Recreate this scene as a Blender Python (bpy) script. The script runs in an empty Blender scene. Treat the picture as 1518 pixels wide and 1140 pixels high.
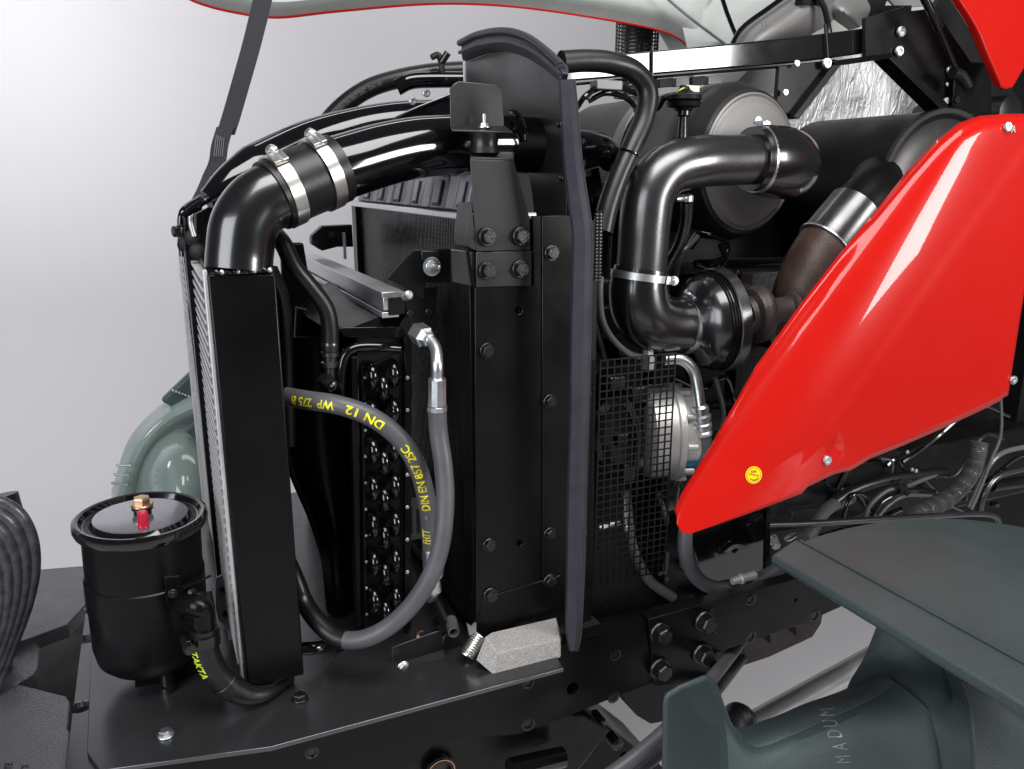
import bpy, bmesh, math, random
from mathutils import Vector, Matrix
random.seed(7)
C = bpy.context.scene.collection
V = Vector
R = math.radians
# ------------------------------------------------------------ camera, world, lamps, exposure
YAW, PITCH, CZ, FPX = R(24.1), R(14.3), 1.75, 1200.0
sc = bpy.context.scene
cam = bpy.data.cameras.new('camera')
co = bpy.data.objects.new('camera', cam); C.objects.link(co)
co.location = (0, 0, CZ)
co.rotation_euler = (R(90) - PITCH, 0, -YAW)
cam.sensor_width = 36; cam.lens = 36 * FPX / 1518
cam.clip_start = .02; cam.clip_end = 60
sc.camera = co
w = bpy.data.worlds.new('World'); sc.world = w; w.use_nodes = True
bg = w.node_tree.nodes['Background']
bg.inputs[0].default_value = (.9, .93, 1, 1); bg.inputs[1].default_value = .07
sc.view_settings.view_transform = 'Standard'; sc.view_settings.look = 'None'
sc.view_settings.exposure = 0.0; sc.view_settings.gamma = 1
sc.render.resolution_x = 1024; sc.render.resolution_y = 769
sc.render.engine = 'CYCLES'
try:
    sc.cycles.max_bounces = 6; sc.cycles.use_denoising = True
except Exception: pass

def area(name, loc, target, sx, sy, power, col=(1, 1, 1), spread=180):
    l = bpy.data.lights.new(name, 'AREA'); l.shape = 'RECTANGLE'; l.size = sx; l.size_y = sy
    l.energy = power; l.color = col; l.spread = R(spread)
    o = bpy.data.objects.new(name, l); C.objects.link(o); o.location = loc
    d = V(target) - V(loc); o.rotation_euler = d.to_track_quat('-Z', 'Y').to_euler()
    return o
area('softbox_top', (0.7, 0.1, 3.9), (0.9, 1.5, 1.5), 2.4, 1.3, 95, (1, .985, .97))
area('softbox_side', (-2.3, -0.3, 2.2), (0.3, 1.5, 1.5), 2.2, 1.9, 85, (.93, .96, 1))
area('softbox_right', (2.95, -1.35, 2.12), (1.6, 1.3, 1.8), .95, 1.15, 82, (1, .98, .96))
area('backdrop_lamp', (-0.55, 4.15, 3.2), (-0.5, 5.6, 1.85), .7, .7, 19, (.97, .97, 1), 160)
area('backdrop_lamp_side', (-2.2, 3.6, 2.6), (-0.5, 5.6, 1.8), .9, .9, 32, (.97, .97, 1))
area('backdrop_lamp_high', (1.6, 3.4, 4.2), (1.3, 5.6, 1.4), 3.0, .8, 34, (1, .98, 1))

# ------------------------------------------------------------ pixel ray helpers (photo pixel -> point on a plane of the place)
rgt = V((math.cos(YAW), -math.sin(YAW), 0)); fh = V((math.sin(YAW), math.cos(YAW), 0))
fwd = fh * math.cos(PITCH) + V((0, 0, -math.sin(PITCH))); upv = fh * math.sin(PITCH) + V((0, 0, math.cos(PITCH)))
CAM = V((0, 0, CZ))
def hit(px, py, ax, v):
    d = fwd + rgt * ((px - 759) / FPX) - upv * ((py - 570) / FPX)
    return CAM + d * ((v - CAM[ax]) / d[ax])
def W(px, py, Y): return hit(px, py, 1, Y)
def WX(px, py, X): return hit(px, py, 0, X)
def WZ(px, py, Z): return hit(px, py, 2, Z)
def sc_at(p): return FPX / ((p - CAM).dot(fwd))            # pixels per metre at a point
def rad(p, pxr): return pxr / sc_at(p)

# ------------------------------------------------------------ materials
def mat(name, col, rough=.5, metal=0, bump=0, bscale=60, rvar=.08, coat=0, cvar=.0, vscale=9, detail=3, spec=.5, stretch=None, aniso=0):
    m = bpy.data.materials.new(name); m.use_nodes = True; nt = m.node_tree; n = nt.nodes; L = nt.links
    b = n['Principled BSDF']; b.inputs['Base Color'].default_value = (*col, 1)
    b.inputs['Roughness'].default_value = rough; b.inputs['Metallic'].default_value = metal
    b.inputs['Coat Weight'].default_value = coat; b.inputs['Coat Roughness'].default_value = .04
    b.inputs['Specular IOR Level'].default_value = spec
    tc = n.new('ShaderNodeTexCoord'); src = tc.outputs['Object']
    if stretch:
        mp = n.new('ShaderNodeMapping'); mp.inputs['Scale'].default_value = stretch; L.new(src, mp.inputs[0]); src = mp.outputs[0]
    if rvar:
        t = n.new('ShaderNodeTexNoise'); t.inputs['Scale'].default_value = vscale; t.inputs['Detail'].default_value = 6; L.new(src, t.inputs['Vector'])
        mr = n.new('ShaderNodeMapRange'); mr.inputs[1].default_value = .3; mr.inputs[2].default_value = .7
        mr.inputs[3].default_value = max(.02, rough - rvar); mr.inputs[4].default_value = rough + rvar
        L.new(t.outputs[0], mr.inputs[0]); L.new(mr.outputs[0], b.inputs['Roughness'])
    if cvar:
        t2 = n.new('ShaderNodeTexNoise'); t2.inputs['Scale'].default_value = vscale * 2.3; t2.inputs['Detail'].default_value = 8; L.new(src, t2.inputs['Vector'])
        rp = n.new('ShaderNodeValToRGB'); rp.color_ramp.elements[0].position = .35; rp.color_ramp.elements[1].position = .68
        rp.color_ramp.elements[0].color = (*[c * (1 - cvar) for c in col], 1); rp.color_ramp.elements[1].color = (*[min(1, c * (1 + cvar)) for c in col], 1)
        L.new(t2.outputs[0], rp.inputs[0]); L.new(rp.outputs[0], b.inputs['Base Color'])
    if bump:
        t3 = n.new('ShaderNodeTexNoise'); t3.inputs['Scale'].default_value = bscale; t3.inputs['Detail'].default_value = detail; L.new(src, t3.inputs['Vector'])
        bp = n.new('ShaderNodeBump'); bp.inputs['Strength'].default_value = bump; bp.inputs['Distance'].default_value = .002
        L.new(t3.outputs[0], bp.inputs['Height']); L.new(bp.outputs[0], b.inputs['Normal'])
    return m
M = dict(
    gloss=mat('black_gloss_paint', (.003, .003, .004), .10, rvar=.03, coat=.5, bump=.015, bscale=30),
    satin=mat('black_satin_paint', (.003, .003, .0034), .31, rvar=.08, spec=.24, bump=.06, bscale=500),
    matte=mat('black_matte_plastic', (.004, .0038, .0042), .5, spec=.25, rvar=.08, bump=.1, bscale=300),
    plate=mat('brushed_black_plate', (.12, .122, .13), .26, metal=.85, rvar=.04, vscale=4),
    rubber=mat('black_rubber', (.006, .006, .007), .38, rvar=.1, bump=.08, bscale=140),
    seal=mat('blue_grey_seal_rubber', (.026, .027, .036), .45, rvar=.08, bump=.12, bscale=220, cvar=.2),
    ghose=mat('grey_hydraulic_hose', (.082, .082, .090), .45, rvar=.06, bump=.08, bscale=400, cvar=.12),
    graph=mat('graphite_metal', (.125, .125, .127), .27, metal=.9, rvar=.06, bump=.03, bscale=400, cvar=.05),
    cap=mat('pale_graphite_lid', (.235, .23, .225), .52, metal=.4, rvar=.05, bump=.04, bscale=300),
    zinc=mat('zinc_plated_steel', (.70, .73, .75), .36, metal=1, rvar=.1, bump=.1, bscale=120, cvar=.15),
    steel=mat('bright_steel', (.78, .76, .72), .3, metal=1, rvar=.04),
    darkst=mat('dark_bolt_steel', (.06, .058, .056), .24, metal=.9, rvar=.08, bump=.15, bscale=400, cvar=.2),
    alu=mat('aluminium', (.66, .66, .68), .36, metal=.9, rvar=.08, bump=.05, bscale=200, stretch=(1, .05, 1)),
    cast=mat('cast_aluminium', (.58, .57, .55), .42, metal=.55, rvar=.1, bump=.3, bscale=160),
    tank=mat('grey_tank_plastic', (.16, .165, .185), .38, rvar=.08, bump=.1, bscale=90, cvar=.25),
    fin=mat('aluminium_fins', (.60, .59, .60), .40, metal=.25, rvar=.1, cvar=.15),
    red=mat('red_gloss_paint', (.50, .008, .0045), .3, rvar=.03, coat=.6, spec=.12),
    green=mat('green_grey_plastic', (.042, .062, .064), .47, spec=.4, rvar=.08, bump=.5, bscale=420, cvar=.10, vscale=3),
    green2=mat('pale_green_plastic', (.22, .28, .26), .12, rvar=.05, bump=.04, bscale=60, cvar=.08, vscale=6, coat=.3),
    hood=mat('grey_hood_lining', (.42, .44, .42), .75, rvar=.05, bump=.05, bscale=60, cvar=.05),
    rust=mat('brown_exhaust_pipe', (.065, .034, .027), .5, rvar=.1, bump=.4, bscale=180, cvar=.35),
    iron=mat('turbine_cast_iron', (.060, .047, .045), .5, metal=.3, rvar=.1, bump=.6, bscale=260, cvar=.25),
    foam=mat('grey_foam', (.36, .345, .335), .95, rvar=0, bump=1.0, bscale=420, cvar=.28, vscale=160, spec=.1),
    casting=mat('textured_grey_casting', (.15, .153, .165), .36, metal=.6, rvar=.1, bump=1.0, bscale=240, cvar=.08),
    bellow=mat('ribbed_grey_rubber', (.055, .057, .063), .3, rvar=.12, bump=.3, bscale=120, cvar=.35, vscale=30),
    brass=mat('yellow_passivated_bolt', (.62, .40, .25), .3, metal=1, rvar=.08, cvar=.15, bump=.1),
    redcap=mat('red_valve_cap', (.45, .01, .035), .3, coat=.4),
    yellow=mat('yellow_print', (.90, .68, .01), .5, rvar=0, cvar=.45, vscale=35),
    lime=mat('yellow_green_print', (.62, .78, .03), .5, rvar=0),
    sticker=mat('yellow_sticker', (.90, .62, .005), .35, rvar=0),
    ink=mat('black_ink', (.01, .01, .01), .5, rvar=0),
    stred=mat('red_print', (.65, .02, .01), .5, rvar=0),
    web=mat('black_webbing', (.022, .021, .026), .8, rvar=.05, bump=.8, bscale=260),
    greyink=mat('grey_print', (.18, .18, .20), .6, rvar=0),
    blue=mat('blue_label', (.02, .16, .30), .4, rvar=0), lgreen=mat('green_label', (.03, .25, .04), .4, rvar=0),
    label=mat('grey_label', (.10, .10, .11), .5, rvar=0, cvar=.1),
    back=mat('studio_backdrop', (.56, .55, .565), .85, rvar=.02, spec=.1),
    engine=mat('black_engine_casting', (.0045, .004, .004), .38, spec=.3, rvar=.12, bump=.5, bscale=90),
    clear=mat('ivory_connector', (.6, .6, .42), .4, rvar=0),
    drum=mat('black_drum_paint', (.004, .0035, .0038), .42, rvar=.05, bump=.03, spec=.12),
    sheet=mat('black_sheet_steel', (.012, .012, .0125), .34, rvar=.08, bump=.05, bscale=400, spec=.6),
    gloss2=mat('black_elbow_paint', (.006, .006, .007), .23, rvar=.04, coat=.4, spec=.8),
    beam=mat('mirror_black_paint', (.005, .005, .005), .09, rvar=.03, coat=1, spec=.8),
    lidp=mat('dark_lid_lacquer', (.30, .295, .33), .16, metal=.75, rvar=.05, cvar=.05),
    conduit=mat('glossy_corrugated_plastic', (.11, .108, .108), .2, rvar=.05),
    air=mat('dark_air_filter_body', (.04, .038, .038), .36, metal=.55, rvar=.06, bump=.04, bscale=300),
)
def foil_mat():
    m = bpy.data.materials.new('crinkled_foil'); m.use_nodes = True; nt = m.node_tree; n = nt.nodes; L = nt.links
    b = n['Principled BSDF']; b.inputs['Base Color'].default_value = (1, 1, 1, 1); b.inputs['Metallic'].default_value = .35; b.inputs['Roughness'].default_value = .38
    tc = n.new('ShaderNodeTexCoord'); mp = n.new('ShaderNodeMapping'); mp.inputs['Scale'].default_value = (1.6, 1.6, .7); L.new(tc.outputs['Object'], mp.inputs[0])
    v = n.new('ShaderNodeTexVoronoi'); v.inputs['Scale'].default_value = 26; v.feature = 'F1'
    t = n.new('ShaderNodeTexNoise'); t.inputs['Scale'].default_value = 20; t.inputs['Detail'].default_value = 6; t.inputs['Distortion'].default_value = 1.6
    L.new(mp.outputs[0], t.inputs['Vector']); L.new(t.outputs[1], v.inputs['Vector'])
    bp = n.new('ShaderNodeBump'); bp.inputs['Strength'].default_value = 1; bp.inputs['Distance'].default_value = .02
    L.new(t.outputs[0], bp.inputs['Height']); L.new(bp.outputs[0], b.inputs['Normal']); return m
M['foil'] = foil_mat()

# ------------------------------------------------------------ mesh builder
def path_smooth(pts, n=10, closed=False):
    P = [V(p) for p in pts]
    if len(P) < 3: 
        return [P[0].lerp(P[-1], i / n) for i in range(n + 1)]
    out = []
    for i in range(len(P) - 1):
        p0 = P[i - 1] if i else P[0] * 2 - P[1]; p1, p2 = P[i], P[i + 1]
        p3 = P[i + 2] if i + 2 < len(P) else P[-1] * 2 - P[-2]
        for k in range(n):
            t = k / n
            out.append(.5 * ((2 * p1) + (p2 - p0) * t + (2 * p0 - 5 * p1 + 4 * p2 - p3) * t * t + (3 * p1 - p0 - 3 * p2 + p3) * t ** 3))
    out.append(P[-1]); return out
class MB:
    def __init__(s): s.v = []; s.f = []
    def add(s, vs, fs):
        o = len(s.v); s.v += [V(a) for a in vs]; s.f += [tuple(i + o for i in f) for f in fs]; return s
    def box(s, a, b):
        x0, y0, z0 = [min(a[i], b[i]) for i in range(3)]; x1, y1, z1 = [max(a[i], b[i]) for i in range(3)]
        return s.add([(x0, y0, z0), (x1, y0, z0), (x1, y1, z0), (x0, y1, z0), (x0, y0, z1), (x1, y0, z1), (x1, y1, z1), (x0, y1, z1)],
                     [(0, 3, 2, 1), (4, 5, 6, 7), (0, 1, 5, 4), (1, 2, 6, 5), (2, 3, 7, 6), (3, 0, 4, 7)])
    def prism(s, pts, off):
        n = len(pts); off = V(off); pts = [V(p) for p in pts]
        nn = sum(((pts[i] - pts[0]).cross(pts[(i + 1) % n] - pts[0]) for i in range(n)), V())
        if nn.dot(off) > 0: pts = pts[::-1]
        vs = pts + [p + off for p in pts]
        return s.add(vs, [tuple(range(n)), tuple(range(2 * n - 1, n - 1, -1))] + [(i, i + n, (i + 1) % n + n, (i + 1) % n) for i in range(n)])
    def beam(s, p, q, w, h, up=(0, 0, 1)):
        p, q = V(p), V(q); d = (q - p).normalized(); a = d.cross(V(up))
        if a.length < 1e-4: a = d.cross(V((1, 0, 0)))
        a.normalize(); b = a.cross(d)
        c = [a * (w / 2) * i + b * (h / 2) * j for i, j in ((-1, -1), (1, -1), (1, 1), (-1, 1))]
        return s.prism([p + k for k in c], q - p)
    def tube(s, pts, r, seg=16, caps=True, inner=None):
        P = pts; n = len(P); rr = r if isinstance(r, (list, tuple)) else [r] * n
        t = (P[1] - P[0]).normalized(); a = t.cross(V((0, 0, 1)))
        if a.length < .05: a = t.cross(V((0, 1, 0)))
        a.normalize(); vs = []; fs = []
        for i in range(n):
            tt = (P[min(i + 1, n - 1)] - P[max(i - 1, 0)])
            if tt.length > 1e-9: tt.normalize()
            else: tt = t
            a = (a - tt * a.dot(tt)).normalized(); b = tt.cross(a)
            for k in range(seg):
                th = 2 * math.pi * k / seg; vs.append(P[i] + (a * math.cos(th) + b * math.sin(th)) * rr[i])
        for i in range(n - 1):
            for k in range(seg):
                k2 = (k + 1) % seg; fs.append((i * seg + k, i * seg + k2, (i + 1) * seg + k2, (i + 1) * seg + k))
        if caps: fs += [tuple(range(seg))[::-1], tuple((n - 1) * seg + k for k in range(seg))]
        return s.add(vs, fs)
    def lathe(s, org, axis, prof, seg=40, caps=True):
        # prof: list of (distance along axis, radius)
        org, ax = V(org), V(axis).normalized(); a = ax.cross(V((0, 0, 1)))
        if a.length < .05: a = ax.cross(V((0, 1, 0)))
        a.normalize(); b = ax.cross(a); vs = []; fs = []; n = len(prof)
        for (h, r) in prof:
            for k in range(seg):
                th = 2 * math.pi * k / seg; vs.append(org + ax * h + (a * math.cos(th) + b * math.sin(th)) * max(r, 1e-5))
        for i in range(n - 1):
            for k in range(seg):
                k2 = (k + 1) % seg; fs.append((i * seg + k, i * seg + k2, (i + 1) * seg + k2, (i + 1) * seg + k))
        if caps: fs += [tuple(range(seg))[::-1], tuple((n - 1) * seg + k for k in range(seg))]
        return s.add(vs, fs)
    def patch(s, rows, n=6, thick=.004, off=None):
        # rows: grid of 3D points, smoothed both ways, solid of the given thickness along off
        g = [path_smooth(r, n) for r in rows]; cols = [path_smooth([g[i][j] for i in range(len(g))], n) for j in range(len(g[0]))]
        nu, nv = len(cols), len(cols[0]); vs = [p for c in cols for p in c]; o = V(off or (0, 1, 0)) * thick
        N = nu * nv; vs2 = vs + [p + o for p in vs]; fs = []
        for i in range(nu - 1):
            for j in range(nv - 1):
                q = (i * nv + j, i * nv + j + 1, (i + 1) * nv + j + 1, (i + 1) * nv + j); fs.append(q); fs.append(tuple(k + N for k in q[::-1]))
        for i in range(nu - 1):
            for j in (0, nv - 1):
                a, b = i * nv + j, (i + 1) * nv + j; fs.append((a, b, b + N, a + N))
        for j in range(nv - 1):
            for i in (0, nu - 1):
                a, b = i * nv + j, i * nv + j + 1; fs.append((a, b, b + N, a + N))
        return s.add(vs2, fs)
    def mesh(s, name, m, fix=True):
        me = bpy.data.meshes.new(name); me.from_pydata([tuple(v) for v in s.v], [], s.f)
        if fix:
            bm = bmesh.new(); bm.from_mesh(me); bmesh.ops.recalc_face_normals(bm, faces=bm.faces); bm.to_mesh(me); bm.free()
        me.materials.append(M[m]); me.shade_smooth(); me.set_sharp_from_angle(angle=R(34)); return me
    def build(s, name, m, parent=None, bevel=0, label=None, kind=None, cut=None):
        o = bpy.data.objects.new(name, s.mesh(name, m)); C.objects.link(o)
        if cut:
            c = bpy.data.objects.new('cutter', cut.mesh('cutter', m)); C.objects.link(c)
            md = o.modifiers.new('b', 'BOOLEAN'); md.object = c; md.operation = 'DIFFERENCE'; md.solver = 'EXACT'
            bpy.context.view_layer.update(); dg = bpy.context.evaluated_depsgraph_get()
            me = bpy.data.meshes.new_from_object(o.evaluated_get(dg)); o.modifiers.clear(); o.data = me
            bpy.data.objects.remove(c)
            me.shade_smooth(); me.set_sharp_from_angle(angle=R(34))
        if bevel:
            b = o.modifiers.new('bevel', 'BEVEL'); b.width = bevel; b.segments = 2; b.limit_method = 'ANGLE'; b.angle_limit = R(40); b.harden_normals = False
        if parent: put(o, parent)
        if label: o['label'] = label
        if kind: o['kind'] = kind
        return o
def put(o, parent):
    o.parent = parent
    if parent.get('_e'): o.matrix_parent_inverse = Matrix.Translation(parent.location).inverted()
def T(name, label, cat, loc=(0, 0, 0), group=None):
    o = bpy.data.objects.new(name, None); C.objects.link(o); o.location = loc; o['_e'] = 1; o.empty_display_size = .05
    o['label'] = label; o['category'] = cat
    if group: o['group'] = group
    return o
def one(o, label, cat, group=None):
    o['label'] = label; o['category'] = cat
    if group: o['group'] = group
    return o
# ---- shared fasteners (mesh data shared)
def hexmesh(name, m, flange=True, hole=False):
    b = MB()
    if flange: b.lathe((0, 0, 0), (0, 0, 1), [(0, 1), (.12, 1), (.2, .93), (.2, .8)], 24)
    b.lathe((0, 0, 0), (0, 0, 1), [(.15, .76), (.62, .78), (.72, .70)], 6)
    b.lathe((0, 0, 0), (0, 0, 1), [(.6, .55), (.74, .50)] + ([(.74, .3), (.66, .28)] if hole else []), 16)
    return b.mesh(name, m)
FAST = dict(dark=hexmesh('dark_hex_bolt', 'darkst'), zinc=hexmesh('zinc_hex_bolt', 'zinc'), brass=hexmesh('brass_hex_bolt', 'brass'),
            socket=MB().lathe((0, 0, 0), (0, 0, 1), [(0, 1), (.35, .95), (.5, .8), (.5, .42), (.25, .4)], 20).mesh('socket_screw', 'zinc'),
            darksocket=MB().lathe((0, 0, 0), (0, 0, 1), [(0, 1), (.35, .95), (.5, .8), (.5, .42), (.25, .4)], 20).mesh('dark_socket_screw', 'darkst'),
            ring=MB().lathe((0, 0, 0), (0, 0, 1), [(-.6, .62), (.1, .62), (.2, .75), (.15, 1), (0, 1)], 20).mesh('threaded_insert', 'darkst'))
def bolt(parent, p, nrm, r, kind='dark', name='bolt', h=1):
    o = bpy.data.objects.new(name, FAST[kind]); C.objects.link(o)
    q = V(nrm).to_track_quat('Z', 'Y').to_matrix().to_4x4()
    o.matrix_world = Matrix.Translation(V(p)) @ q @ Matrix.Rotation(random.uniform(0, 1), 4, 'Z') @ Matrix.Diagonal((r, r, r * h, 1))
    mw = o.matrix_world.copy()
    if parent:
        put(o, parent); 
    return o
NY = (0, -1, 0)
def ibolt(parent, px, py, Y, pr, kind='dark', name='bolt'):
    p = W(px, py, Y); return bolt(parent, p, NY, rad(p, pr), kind, name)
def band(parent, p, ax, r, wd, m='zinc', screw=None, name='hose_clamp', t=.0022, sm='zinc'):
    # worm drive clamp: band, worm housing and screw
    ax = V(ax).normalized(); p = V(p)
    c = MB().lathe(p - ax * wd / 2, ax, [(0, r), (0, r + t * 1.3), (wd, r + t * 1.3), (wd, r)], 48, caps=False).build(name, m, parent)
    if screw is not None:
        s = V(screw); s = (s - ax * s.dot(ax)).normalized(); tg = ax.cross(s)
        q = p + s * (r + t * 2 + .003)
        MB().beam(q - tg * .012, q + tg * .012, wd * 1.15, .007, up=s).build('worm_housing', m, c, bevel=.001)
        MB().lathe(q - tg * .022 + s * .002, tg, [(0, .003), (.001, .0085), (.008, .0095), (.009, .003), (.034, .003), (.034, .001)], 12).build('clamp_screw', sm, c)
    return c
def circle_cut(b, px, py, Y, pr, depth=.03):
    p = W(px, py, Y); return b.lathe(p + V((0, -depth, 0)), (0, 1, 0), [(0, rad(p, pr)), (2 * depth, rad(p, pr))], 20)
def glyphs(text, size, sx=1.0, bold=.025):
    cu = bpy.data.curves.new('t', 'FONT'); cu.body = text; cu.size = size; cu.resolution_u = 3; cu.offset = size * bold
    o = bpy.data.objects.new('t', cu); C.objects.link(o); bpy.context.view_layer.update()
    me = bpy.data.meshes.new_from_object(o.evaluated_get(bpy.context.evaluated_depsgraph_get()))
    bm = bmesh.new(); bm.from_mesh(me); bmesh.ops.triangulate(bm, faces=bm.faces)
    for _ in range(1):
        long = [e for e in bm.edges if e.calc_length() > size * .35]
        if long: bmesh.ops.subdivide_edges(bm, edges=long, cuts=1)
    bmesh.ops.triangulate(bm, faces=bm.faces)
    vs = [(v.co.x * sx, v.co.y) for v in bm.verts]; fs = [tuple(v.index for v in f.verts) for f in bm.faces]
    bm.free(); bpy.data.objects.remove(o); return vs, fs
def text_on_plane(text, org, ux, uy, size, m, parent, name='lettering', lift=.0006, sx=1):
    vs, fs = glyphs(text, size, sx); ux, uy = V(ux).normalized(), V(uy).normalized(); n = ux.cross(uy)
    b = MB().add([V(org) + ux * x + uy * y + n * lift for x, y in vs], fs)
    o = bpy.data.objects.new(name, b.mesh(name, m, fix=False)); C.objects.link(o); put(o, parent); return o
def text_on_tube(text, pts, r, s0, size, m, parent, face, voff=0, name='printed_text', sx=1):
    # wraps letters on a tube whose centre line is pts; they face the direction `face`
    vs, fs = glyphs(text, size, sx); L = [0]
    for i in range(1, len(pts)): L.append(L[-1] + (pts[i] - pts[i - 1]).length)
    def at(s):
        s = min(max(s, 0), L[-1] - 1e-6); i = 0
        while i < len(L) - 2 and L[i + 1] < s: i += 1
        t = (s - L[i]) / (L[i + 1] - L[i]); tg = (pts[min(i + 2, len(pts) - 1)] - pts[max(i - 1, 0)]).normalized(); return pts[i].lerp(pts[i + 1], t), tg
    out = []
    for x, y in vs:
        c, tg = at(s0 + x); n = (V(face) if not callable(face) else face(c)); n = (n - tg * n.dot(tg)).normalized(); sd = n.cross(tg)
        th = (y - size * .35) / r + voff; out.append(c + (n * math.cos(th) + sd * math.sin(th)) * (r + .0005))
    o = bpy.data.objects.new(name, MB().add(out, fs).mesh(name, m, fix=False)); C.objects.link(o); put(o, parent); return o
def tocam(c): return (CAM - c).normalized()
def pt(*a): return [W(*q) for q in a]
def hose(name, m, pts, r, parent=None, n=8, seg=16, **k):
    P = path_smooth(pts, n); return MB().tube(P, r, seg).build(name, m, parent, **k), P
def fit(name, m, p, q, prof, parent, seg=6):
    # fitting between p and q with stepped radii prof [(t 0..1, r)]
    p, q = V(p), V(q); L = (q - p).length; return MB().lathe(p, q - p, [(t * L, r) for t, r in prof], seg).build(name, m, parent)
exec_parts = True
# ============================================================ SETTING
b = MB()
prof = [(-3.0, 0), (4.6, 0)] + [(4.6 + 1.0 * math.sin(a), 1.0 - 1.0 * math.cos(a)) for a in [i * math.pi / 2 / 10 for i in range(1, 11)]] + [(5.6, 6.0)]
n = len(prof); vs = [(x, y, z) for x in (-7, 11) for y, z in prof]
b.add(vs, [(i, i + 1, i + 1 + n, i + n) for i in range(n - 1)])
o = b.build('studio_backdrop', 'back'); o['kind'] = 'structure'

# ============================================================ FRONT FRAME (plates and rails)
Z0 = .90
fr = T('front_frame', 'black steel front frame with flat mounting plate under the coolers and filter canister', 'frame', (.3, 1.3, .75))
base = MB().prism([WZ(100, 1145, Z0 - .008) + V((0, -.02, 0)), WZ(97, 1138, Z0 - .008), WZ(131, 872, Z0 - .008), V((-.16, 2.2, Z0 - .008)), V((.75, 2.2, Z0 - .008)), V((.75, 1.21, Z0 - .008)), V((.2, 1.2, Z0 - .008))], (0, 0, -.012))
nc = MB()
for q in ((130, 955), (121, 1057)): nc.lathe(WZ(*q, Z0 - .02) - V((0, 0, .03)), (0, 0, 1), [(0, .017), (.08, .017)], 20)
base.build('lower_plate', 'plate', fr, bevel=.001, cut=nc)
e = [WZ(*q, Z0) for q in ((137, 898), (129, 1115), (148, 1142), (400, 1102), (600, 1056), (760, 1012), (834, 988))]
for v_ in e[3:]: v_.y = 1.13
up = MB().prism([V((-.12, 2.15, Z0))] + e + [V((.62, 1.24, Z0)), V((.66, 1.24, Z0)), V((.66, 2.15, Z0))], (0, 0, -.0078))
cut = MB()
for q in ((246, 1002, 26),):
    p = WZ(q[0] + 5, q[1] + 20, Z0); cut.lathe(p - V((0, 0, .03)), (0, 0, 1), [(0, .012), (.06, .012)], 20)
up.build('mounting_plate', 'plate', fr, bevel=.0012, cut=cut)
# near rail face, front part
YF = 1.185
f1 = [V((-.13, YF, Z0 - .012)), V((.60, YF, Z0 - .012)), V((.64, YF, W(850, 951, YF).z)), W(957, 920, YF), W(968, 1012, YF), W(900, 1038, YF), W(840, 1062, YF), W(770, 1088, YF), W(690, 1094, YF), W(640, 1105, YF), W(580, 1165, YF), W(300, 1230, YF), W(140, 1260, YF)]
cut = MB()
for q in ((462, 1115, 8), (783, 1012, 6), (783, 1073, 7), (849, 1021, 10), (912, 970, 7), (909, 1033, 7)):
    circle_cut(cut, *q[:2], YF, q[2])
rl = MB().prism(f1, (0, .03, 0)).build('side_rail', 'satin', fr, bevel=.0012, cut=cut)
for q in ((462, 1115, 11), (783, 1012, 10), (783, 1073, 11), (912, 970, 10), (909, 1033, 10)): ibolt(fr, q[0], q[1], YF + .002, q[2], 'ring', 'threaded_insert')
MB().box((.05, 1.24, .78), (.98, 1.26, .87)).build('rail_web', 'satin', fr)
# shelf behind the near face, right of the seal strip
MB().prism([W(850, 950.5, YF + .001), W(957, 919.5, YF + .001), W(962, 900, 1.27), W(850, 925, 1.29)], (0, 0, -.01)).build('rail_top', 'satin', fr, bevel=.001)
rr = T('rear_rail', 'black side rail bolted on with four big hex bolts, running back under the engine', 'frame rail', (1.1, 1.2, .8))
top = [(962, 918), (1100, 880), (1215, 848), (1290, 835)]
bot = [(1290, 885), (1250, 898), (1190, 925), (1120, 948), (1062, 968), (1045, 1003), (1030, 1012), (970, 1018)]
cut = MB()
for q in ((1112, 943, 7), (1112, 888, 7), (1180, 890, 3), (1207, 912, 7)): circle_cut(cut, *q[:2], 1.18, q[2])
MB().prism([W(*q, 1.18) for q in top + bot], (0, .028, 0)).build('side_rail', 'satin', rr, bevel=.0015, cut=cut)
MB().prism([W(962, 918, 1.182), W(1290, 835, 1.182), W(1290, 825, 1.22), W(962, 901, 1.22)], (0, 0, -.008)).build('rail_top', 'satin', rr, bevel=.001)
for q in ((977, 937), (1043, 920), (977, 990), (1040, 968)):
    p = W(*q, 1.179); bolt(rr, p, NY, rad(p, 17), 'dark', h=1.5)
for q in ((1112, 943, 10), (1112, 888, 10), (1207, 912, 10)): ibolt(rr, q[0], q[1], 1.182, q[2], 'ring', 'threaded_insert')
for q in ((1060, 938), (1055, 905)): ibolt(rr, q[0], q[1], 1.179, 3, 'darksocket', 'dowel_pin')
# far rail
MB().box((-.2, 2.0, .76), (2.6, 2.03, .89)).build('far_rail', 'satin', rr, bevel=.002)
# sump casting with ribs hanging under the rear rail
sm = T('sump_casting', 'dark ribbed sump casting showing below the rear rail', 'engine casting', (1.3, 1.5, .75))
MB().prism([W(*q, 1.35) for q in ((1050, 955), (1065, 1000), (1140, 975), (1205, 945), (1218, 925), (1225, 880), (1050, 900))], (0, .3, 0)).build('casting', 'iron', sm, bevel=.004)
for q in (1100, 1140, 1178): MB().prism([W(q, 930 - (q - 1100) * .3, 1.33), W(q + 12, 928 - (q - 1100) * .3, 1.33), W(q + 8, 965 - (q - 1100) * .32, 1.33), W(q + 3, 968 - (q - 1100) * .32, 1.33)], (0, .03, 0)).build('rib', 'iron', sm, bevel=.001)
# bolts on the plate
for q, k in (((246, 1090), 'zinc'), ((445, 1036), 'dark')):
    p = WZ(*q, Z0 + .001); bolt(fr, p, (0, 0, 1), rad(p, 12), k)
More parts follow.
